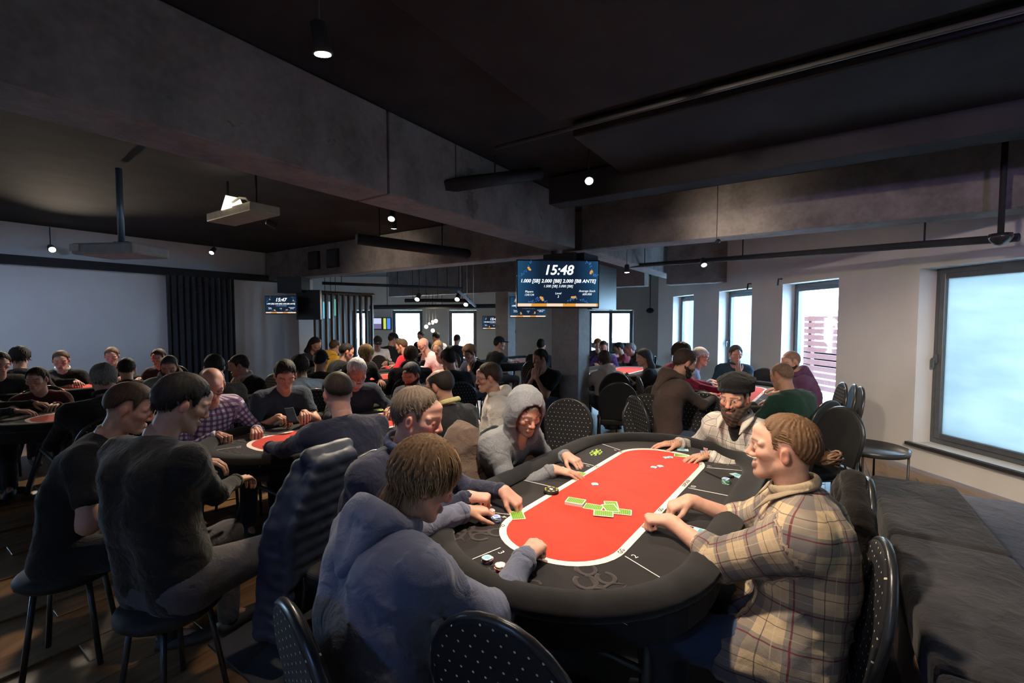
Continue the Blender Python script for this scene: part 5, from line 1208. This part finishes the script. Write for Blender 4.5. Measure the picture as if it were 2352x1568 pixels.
pipe('steel_pipe', [at(740, 650, 9.0), at(1060, 662, 10.6)], .03, 'thin black pipe before the slats', 'pipe')
pipe('far_track', [at(850, 705, 13.0), at(1180, 702, 13.0)], .06, 'black lighting track before the far windows', 'track')
pipe('far_track_short', [at(930, 690, 12.3), at(1080, 690, 12.3)], .05, 'short black track carrying the far lamps', 'track')
pipe('slanting_tube', [at(1052, 668, 10.5), at(1092, 703, 11.2)], .03, 'slanting pale tube below the far ceiling', 'tube', plain('pale_tube', (.35, .45, .55), .4))
pipe('ceiling_duct', [at(1015, 428, 3.9), at(1240, 398, 4.6)], .06, 'dark ventilation duct against the long beam', 'duct')
q = at(2298, 545, 3.7); dc = empty('dome_camera', tuple(q), 0, 'dark dome camera below the cross beam at the right', 'camera'); mb = MB(); mb.lathe([(.001, .03), (.07, .03), (.075, 0), (.06, -.03), (.03, -.06), (.001, -.068)], 18); mb.build('dome', plain('glossy_dome', (.02, .02, .025), .12), dc); mb = MB(); mb.tube([(0, 0, .03), (0, 0, CEIL-q[2]-.01)], .02, 8); mb.build('stem', M_blackmat, dc)
for k, (u, v, d, lab) in enumerate(((1167, 713, 13.5, 'black round speaker hanging before the far wall'), (1493, 713, 13.0, 'black round speaker hanging at the recess'))):
    q = at(u, v, d); e = empty('hanging_speaker', tuple(q), 0, lab, 'speaker'); mb = MB(); mb.sphere((0, 0, 0), .11, 14, 8, (1, .8, .7)); mb.build('cabinet', M_blackmat, e); mb = MB(); mb.tube([(0, 0, .07), (0, 0, CEIL-q[2]-.01)], .012, 6); mb.build('rod', M_blackmat, e)
q = RW(rw_t(1723), -.03, 2.26); 
for u, v in ((1723, 658), (1793, 648)):
    q = RW(rw_t(u), -.06, at(u, v, RW(rw_t(u))[1])[2]); e = empty('wall_hook', tuple(q), 0, 'small black curtain hook above the %s window' % ('middle' if u < 1760 else 'fence'), 'hook'); mb = MB(); mb.tube([(.055, 0, .05), (0, 0, .05), (-.01, 0, -.05)], .012, 6); mb.build('hook', M_blackmat, e)
q = at(1181, 761, FARY-.02); e = empty('fire_alarm', tuple(q), 0, 'small red fire alarm button on the far wall', 'alarm'); mb = MB(); mb.box((0, 0, 0), (.13, .04, .13)); mb.build('case', plain('alarm_red', (.4, .03, .05), .5), e, .01); mb = MB(); mb.box((0, -.024, 0), (.07, .008, .07)); mb.build('button', WHITE, e)
# ------------------------------------------------------------------ sofa, side table, plant
M_suede = K((.050, .046, .051), 'grey_suede', weave=500, var=.35); M_seat = K((.10, .105, .14), 'blue_grey_seat', weave=500); M_sofaside = plain('brown_sofa_side', (.15, .085, .06), .6)
so = empty('sofa', tuple(AB(2.2, .58, 0)), -math.radians(RA), 'long grey suede sofa seen from behind at the lower right', 'sofa')
for k, (y0, y1) in enumerate(((.93, 2.02), (-.22, .915), (-1.4, -.235))):
    mb = MB(); mb.box((0, (y0+y1)/2, .40), (.47, y1-y0, .20)); mb.build('back_cushion', M_suede, so, .035, 3)
mb = MB(); mb.box((-.205, .31, .15), (.05, 3.40, .29)); mb.build('side_panel', M_sofaside, so, .01); mb = MB(); mb.box((.02, .31, .15), (.40, 3.38, .28)); mb.build('base', M_blackmat, so)
mb = MB(); mb.box((.62, .75, .24), (.74, 3.6, .14)); mb.build('seat', M_seat, so, .03, 3); mb = MB(); mb.box((.62, .75, .085), (.66, 3.5, .16)); mb.build('plinth', M_blackmat, so)
q = at(1996, 1032, 3.72); st = empty('side_table', (q[0], q[1], 0), .4, 'round black tray side table with thin legs beside the window wall', 'table'); zt = q[2]
mb = MB(); mb.lathe([(.001, zt-.012), (.245, zt-.012), (.262, zt-.008), (.268, zt+.03), (.262, zt+.032), (.254, zt-.002), (.001, zt-.004)], 40); mb.build('tray', plain('tray_black', (.03, .03, .034), .35), st)
for k in range(4): g = k*PI/2+.35; mb = MB(); mb.tube([(.25*math.cos(g), .25*math.sin(g), zt), (.25*math.cos(g), .25*math.sin(g), .006)], .009, 6); mb.build('leg', M_black, st)
mb = MB(); mb.tube([(.25*math.cos(g), .25*math.sin(g), .012) for g in np.linspace(0, 2*PI, 25)[:-1]], .008, 6, closed=True); mb.build('foot_ring', M_black, st)
q = RW(rw_t(1905)-.05, .62, 0); pl2 = empty('potted_plant', tuple(q), 0, 'green leafy plant in a grey pot outside the fence window', 'plant')
mb = MB(); mb.lathe([(.001, 0), (.15, 0), (.19, .5), (.17, .5), (.15, .46), (.001, .46)], 18); mb.build('pot', plain('grey_pot', (.2, .22, .24), .7), pl2)
r_ = random.Random(2); mbs = MB(); mbl = MB()
for k in range(34):
    g = r_.uniform(0, 6.28); L = r_.uniform(.35, .85); ox, oy = math.cos(g)*r_.uniform(.02, .16), math.sin(g)*r_.uniform(.02, .16); pts = [(ox*.3, oy*.3, .45), (ox*.8, oy*.8, .45+L*.6), (ox*1.4, oy*1.4, .45+L)]; mbs.tube(pts, [.006, .005, .002], 5)
    for j in range(9):
        f = r_.uniform(.3, 1); b = lerp(pts[0], pts[2], f); d = unit(V3(r_.gauss(0, 1), r_.gauss(0, 1), r_.gauss(.3, .6))); s_ = unit(np.cross(d, V3(.1, .2, 1))); l = r_.uniform(.05, .09)
        up_ = np.cross(s_, d)*.008; mbl.add([b, b+d*l*.5+s_*l*.24+up_, b+d*l, b+d*l*.5-s_*l*.24+up_], [(0, 1, 2, 3)])
mbs.build('stem', plain('plant_stem', (.08, .10, .03), .7), pl2); lo_ = mbl.build('foliage', plain('leaf_green', (.10, .26, .05), .5), pl2); lo_['kind'] = 'stuff'
# ------------------------------------------------------------------ loose chairs
chair(.10, 1.26, 30, 'black dotted banquet chair pushed to the near end of the near table')
chair(*at(1290, 985, 3.75)[:2], 200, 'black dotted banquet chair between the grey hood and the column')
chair(*at(1497, 985, 3.95)[:2], 185, 'black dotted banquet chair at the far end of the near table')
chair(*at(1600, 950, 4.1)[:2], 215, 'black dotted banquet chair behind the brown hoodie and the beanie')
chair(*at(1868, 960, 3.55)[:2], 262, 'black banquet chair between the green sweater and the man with the bun', False)
chair(*at(1415, 905, 5.3)[:2], 8, 'black banquet chair with a bottle right of the column', False)
for k, (u, v, d) in enumerate(((1893, 900, 5.0), (1905, 912, 4.8), (1752, 860, 6.3))):
    chair(*at(u, v, d)[:2], (300, 296, 215)[k], 'black banquet chair %s' % ('leaning against the fence window', 'next to the fence window, nearest of the pair', 'between the teal jacket and the plum hoodie')[k], False)
chair(*at(1545, 930, 4.9)[:2], 60, 'black banquet chair edge behind the long haired woman', False)
# ------------------------------------------------------------------ coats
def coat(name, lo, hi, cell, fn, mat, label, loc, rz, cat='jacket'):
    F = Field(lo, hi, cell); fn(F); V, Q = F.mesh(); r = mesh_np(name, V, [Q], mat, None); r.location = loc; r.rotation_euler = (0, 0, rz); return tag(r, label, cat)
M_puff = plain('navy_nylon', (.016, .024, .048), .55, 0, .5, bump=.1)
def puffer(F):
    for k in range(13):
        z = .93-k*.060; w2 = .10+.030*min(k, 4)+.004*k; y = -.02-.005*k+.006*math.sin(k*2.1)
        F.cone((-w2+.03, y, z+.008*math.sin(k)), (w2+.03, y-.01, z-.012), .040, .038, .026)
        F.cone((-w2+.03, y, z), (-w2+.05, .055, z-.01), .038, .034, .026); F.cone((w2+.03, y, z), (w2+.01, .055, z-.01), .038, .034, .026)
    for k in range(9): z = .95-k*.060; w2 = .10+.030*min(k, 4); F.cone((-w2+.02, .085-.004*k, z), (w2+.02, .085-.004*k, z), .036, .036, .026)
    F.cone((-.10, .03, .985), (.12, .03, .985), .04, .04, .03)
    for s in (-1, 1): F.cone((s*.16+.03, .03, .82), (s*.24+.03, -.03, .50), .045, .05, .03)
    wrinkle(F, .004, 3.0, 1.0)
fw2 = heading(118); pb = np.array([-.66, 2.10])-fw2*.31
coat('puffer_jacket', (-.48, -.20, .08), (.48, .20, 1.05), .013, puffer, M_puff, 'dark blue puffer jacket hanging over the back of the navy sweater man\'s chair', (pb[0], pb[1], 0), -math.radians(118))
def drape(F):
    F.cone((0, 0, 1.0), (-.20, 0, .90), .040, .055, .04); F.cone((0, 0, 1.0), (.20, 0, .90), .040, .055, .04)
    for k in range(5): x = -.2+k*.1; F.cone((x, -.02, .93-abs(x)*.3), (x*1.15, -.05, .36), .045, .050, .03); F.cone((x, .02, .93-abs(x)*.3), (x*1.1, .05, .50), .040, .042, .03)
    wrinkle(F, .010, 1.1, 4.0)
q = at(1945, 1180, 1.98); coat('dark_jacket', (-.4, -.2, .2), (.4, .2, 1.1), .016, drape, K((.009, .0065, .007), 'dark_brown_coat'), 'dark brown jacket draped over a chair back behind the man with the bun', (q[0]+.02, q[1], -.07), -math.radians(300))
chair(q[0]-.17, q[1]+.10, 300, 'black banquet chair under the draped dark brown jacket')
def bundle(F):
    F.cone((-.10, 0, .70), (.02, .02, .93), .13, .10, .05); F.cone((.02, .02, .93), (.14, 0, .62), .10, .12, .05); F.cone((0, 0, .5), (0, 0, .7), .16, .15, .05); wrinkle(F, .010, 1.1, 7.0)
q = at(1062, 1030, 2.55); coat('brown_jacket', (-.4, -.3, .25), (.4, .3, 1.15), .015, bundle, K((.11, .075, .06), 'brown_padded_cloth', weave=300), 'brown padded jacket bundled on a chair between the navy sweater and the grey hood', (q[0]-.03, q[1]+.12, -.02), .4)
chair(q[0]-.10, q[1]+.22, 126, 'black banquet chair under the bundled brown jacket')
# ------------------------------------------------------------------ chips, cards and belongings on the near table
n = NT('chip_clay'); a = n.n('ShaderNodeAttribute', attribute_name='Col'); n.color(a.outputs['Color']); n.set(.45, 0, .4); M_chip = n.m
CHIPS = {}
def chip(col, ins, x, y, z, label, grp, rot):
    key = (col, ins)
    if key not in CHIPS:
        V = []; Q = []; T = []; c = []; s_ = 24; R0 = .0198; h = .0034
        rings = [(R0*.55, h, 'c'), (R0*.62, h, 'w'), (R0*.97, h, 'e'), (R0, h*.8, 'e'), (R0, .0002, 'e')]
        for r, z_, kd in rings:
            for k in range(s_):
                g = 2*PI*k/s_; V.append((r*math.cos(g), r*math.sin(g), z_)); e = ins if (k % 6) in (0, 1) else col; c.append({'c': tuple(min(1, q*1.5+.1) for q in col), 'w': (.7, .7, .68), 'e': e}[kd])
        for i in range(4):
            for k in range(s_): Q.append((i*s_+k, (i+1)*s_+k, (i+1)*s_+(k+1) % s_, i*s_+(k+1) % s_))
        top = np.array([[k for k in range(s_)]]); bot = np.array([[4*s_+k for k in range(s_-1, -1, -1)]])
        o = mesh_np('poker_chip', V, [np.array(Q), top, bot], M_chip, None, smooth=False, col=np.array(c)); CHIPS[key] = o
    else: o = CHIPS[key].copy(); C.objects.link(o)
    o.location = (x, y, z); o.rotation_euler = (0, 0, rot); return tag(o, label, 'poker chip', grp)
CB = ((.04, .13, .38), (.60, .64, .68)); CT = ((.06, .24, .34), (.55, .60, .62)); CG = ((.04, .26, .13), (.65, .70, .66)); CR = ((.42, .03, .04), (.7, .6, .55)); CC_ = ((.62, .55, .42), (.40, .05, .05)); CP = ((.40, .16, .24), (.75, .6, .6)); CK = ((.015, .015, .015), (.7, .55, .1))
def atz(u, v, z=FZ+.002):
    s, c = math.sin(PITCH), math.cos(PITCH); x = (u-1176)/FPX; y = (784-v)/FPX; r = np.array([x, c+y*s, -s+y*c]); t = (z-CAMH)/r[2]; return np.array([0, 0, CAMH])+r*t
rr_ = random.Random(11)
def stack(u, v, seq, label, z=FZ+.001):
    p = atz(u, v, z)
    names = {CB: 'blue', CT: 'pale blue', CG: 'green', CR: 'red', CC_: 'cream', CP: 'pink'}; mixed = len(set(seq)) > 1
    for k, ci in enumerate(seq):
        lab = label.replace('poker chip', names[ci]+' poker chip', 1) if mixed and label.startswith('poker chip') else label
        chip(ci[0], ci[1], p[0]+rr_.gauss(0, .0012), p[1]+rr_.gauss(0, .0012), z+.0035*k, lab, lab, rr_.uniform(0, 6))
stack(1149, 1317, [CR]*4+[CC_]*5, 'poker chip in the red and cream stack by the blue hoodie sleeve')
stack(1119, 1290, [CB]*2+[CR]*2+[CT], 'poker chip in the blue and red stack half hidden by the blue hoodie')
stack(1139, 1198, [CB]*7, 'blue poker chip in the stack before the hands with the fist')
stack(1127, 1182, [CG]*4+[CP]*2, 'poker chip in the mixed stack under the navy sweater cuff')
stack(1269, 1080, [CG]*4+[CB]*5, 'poker chip in the blue and green stack before the grey hood')
stack(1667, 1110, [CG]*7+[CB], 'poker chip in the tall stack near the right rail')
stack(1668, 1092, [CP, CP], 'pink poker chip behind the tall green stack'); stack(1615, 1040, [CB]*3, 'blue poker chip before the beanie man\'s cuff'); stack(1623, 1034, [CP]*5, 'pink poker chip before the beanie man\'s cuff')
stack(1592, 1226, [CB], 'single blue poker chip lying by the smartphone')
for u, v, lab in ((1367, 1112, 'lone pale blue poker chip on the middle of the red felt'), (1502, 1073, 'pale blue poker chip on the red felt, left of a close pair'), (1516, 1071, 'pale blue poker chip on the red felt, right of a close pair'), (1529, 1051, 'pale blue poker chip near the tattooed hand, left one'), (1539, 1050, 'pale blue poker chip near the tattooed hand, right one')): stack(u, v, [CT], lab)
p = atz(1266, 1131); e = empty('dealer_button', (p[0], p[1], FZ+.001), .3, 'thick black dealer button with yellow marks on the white band', 'dealer button')
mb = MB(); mb.lathe([(.001, 0), (.036, 0), (.038, .004), (.038, .016), (.036, .019), (.001, .019)], 28); mb.build('disc', M_ink, e); mb = MB()
for k in range(8): g = k*PI/4; mb.box((.030*math.cos(g), .030*math.sin(g), .0195), (.006, .012, .001), g)
mb.build('marks', plain('button_yellow', (.7, .55, .08), .5), e); mb = MB(); mb.prism([(0, .016), (-.010, .0), (-.004, -.002), (-.006, -.012), (.006, -.012), (.004, -.002), (.010, 0)], .0192, .0200); mb.build('spade_mark', M_line, e)
# cards
n = NT('card_back_green'); tc = n.coord('Object'); ck = n.n('ShaderNodeTexChecker'); ck.inputs['Scale'].default_value = 170; ck.inputs[1].default_value = (.26, .46, .03, 1); ck.inputs[2].default_value = (.05, .19, .02, 1)
n.l(n.mapping(tc, (1, 1, .001), (0, 0, PI/4)), ck.inputs[0]); n.color(ck.outputs[0]); n.set(.4); M_cback = n.m; M_card = plain('card_white', (.78, .77, .73), .45, var=.03)
CARD = [None]
def card(x, y, z, rot, label, grp='green backed playing cards'):
    if CARD[0] is None:
        t = empty('playing_card'); mb = MB(); mb.prism(racetrack(.044, .0315, .004, 4), 0, .0006); mb.build('card_stock', M_card, t); mb = MB(); mb.prism(racetrack(.040, .0275, .002, 3), .0005, .0009); mb.build('printed_back', M_cback, t); CARD[0] = t
    else: t = copy_tree(CARD[0])
    t.location = (x, y, z); t.rotation_euler = (0, 0, rot); return tag(t, label, 'playing card', grp)
for k, (u, v, r, lab) in enumerate(((1363, 1164, 1.15, 'leftmost green backed card of the loose group on the felt'), (1404, 1160, -.1, 'upright green backed card at the back of the loose group'), (1428, 1176, 1.3, 'rightmost green backed card of the loose group'), (1402, 1168, .10, 'green backed card lying over the middle of the loose group'), (1386, 1181, 1.35, 'front green backed card of the loose group'))):
    p = atz(u, v); card(p[0], p[1], FZ+.0022+.0011*k, r, lab)
p = atz(1188, 1183); card(p[0], p[1], FZ+.003, .15, 'green backed card pinned under the navy sweater man\'s fingers')
p = atz(1565, 1046); card(p[0], p[1], FZ+.003, 1.2, 'green backed card by the tattooed hand at the felt\'s far end')
p = atz(1330, 1090); card(p[0], p[1], FZ+.003, -.6, 'green backed card under the grey hoodie man\'s fingers')
p = atz(1322, 1156); e = empty('card_deck', (p[0], p[1], FZ+.002), 1.15, 'deck of green backed cards on the red felt', 'card deck')
mb = MB()
for k in range(9): q = racetrack(.044, .0315, .004, 3); dx_ = rr_.gauss(0, .0006); mb.prism([(a+dx_, b+rr_.gauss(0, .00002)) for a, b in q], .0016*k, .0016*k+.0014)
mb.build('stacked_cards', M_card, e); mb = MB(); mb.prism(racetrack(.040, .0275, .002, 3), .0140, .0146); mb.build('printed_back', M_cback, e)
# plaques, wallets, phone
M_plq = plain('pale_blue_plaque', (.42, .62, .70), .4); M_plq2 = plain('teal_plaque_print', (.10, .38, .50), .4)
def plaque(u, v, r, label, cols=(None, None)):
    p = atz(u, v); e = empty('chip_plaque', (p[0], p[1], FZ+.0015), r, label, 'plaque', 'rectangular plaques on the near table'); mb = MB(); mb.prism(racetrack(.036, .024, .004, 3), 0, .003); mb.build('slab', cols[0] or M_plq, e); mb = MB(); mb.box((0, 0, .0033), (.030, .026, .0008)); mb.build('print', cols[1] or M_plq2, e)
plaque(1612, 1221, .9, 'pale blue plaque beside the smartphone'); plaque(1290, 1077, .2, 'pale blue plaque before the grey hood'); plaque(1568, 1033, 1.3, 'pale blue plaque before the beanie man'); plaque(1693, 1092, .3, 'pale blue plaque beside the tall green chip stack')
plaque(1643, 1229, .9, 'orange plaque lying on the smartphone', (plain('orange_plaque', (.65, .20, .06), .4), plain('cream_plaque', (.70, .55, .32), .4)))
def slab(name, u, v, size, r, mat, label, cat, z=.0, extra=None):
    p = atz(u, v); e = empty(name, (p[0], p[1], FZ+.0015+z), r, label, cat); mb = MB(); mb.box((0, 0, size[2]/2), size); mb.build('case', mat, e, .004, 2)
    if extra: mb = MB(); mb.box((extra[0], extra[1], size[2]+.0006), (extra[2], extra[3], .001)); mb.build(extra[5], extra[4], e)
    return e
slab('smartphone', 1655, 1222, (.078, .16, .009), -.55, plain('phone_case', (.05, .045, .04), .25), 'smartphone in a clear dark case on the table before the tan flannel', 'phone', 0, (.02, .055, .028, .035, M_ink, 'camera_block'))
slab('wallet', 1258, 1060, (.12, .10, .022), .5, K((.03, .034, .03), 'wallet_nylon'), 'black wallet with a green label before the grey hood', 'wallet', 0, (0, -.01, .05, .014, plain('wallet_label', (.05, .4, .25), .5), 'label'))
slab('wallet', 1652, 1090, (.09, .13, .012), .3, M_ink, 'flat black wallet under the pink chips at the right rail', 'wallet')
ph = empty('smartphone', (-1.735, 3.53, .885), .7, 'dark smartphone held by the young man in the printed tee', 'phone'); ph.rotation_euler = (.7, 0, .75)
mb = MB(); mb.box((0, 0, 0), (.072, .15, .009)); mb.build('case', M_ink, ph, .004, 2); mb = MB(); mb.box((0, 0, .005), (.064, .138, .001)); mb.build('display', plain('phone_glass', (.02, .025, .035), .1), ph)
# drinks bottle on the chair right of the column
q = at(1405, 930, 5.42); e = empty('glass_bottle', (q[0], q[1], .487), 0, 'small dark bottle with a red label on the chair right of the column', 'bottle')
mb = MB(); mb.lathe([(.001, 0), (.03, 0), (.031, .01), (.030, .10), (.028, .13), (.013, .17), (.012, .215), (.001, .216)], 16); mb.build('glass', plain('dark_glass', (.03, .015, .012), .1), e); mb = MB(); mb.lathe([(.0312, .055), (.0315, .06), (.0315, .10), (.0312, .105)], 16); mb.build('label', plain('bottle_red', (.45, .02, .03), .4), e); mb = MB(); mb.lathe([(.001, .214), (.014, .214), (.014, .232), (.001, .232)], 12); mb.build('cap', plain('bottle_red', (.45, .02, .03), .4), e)
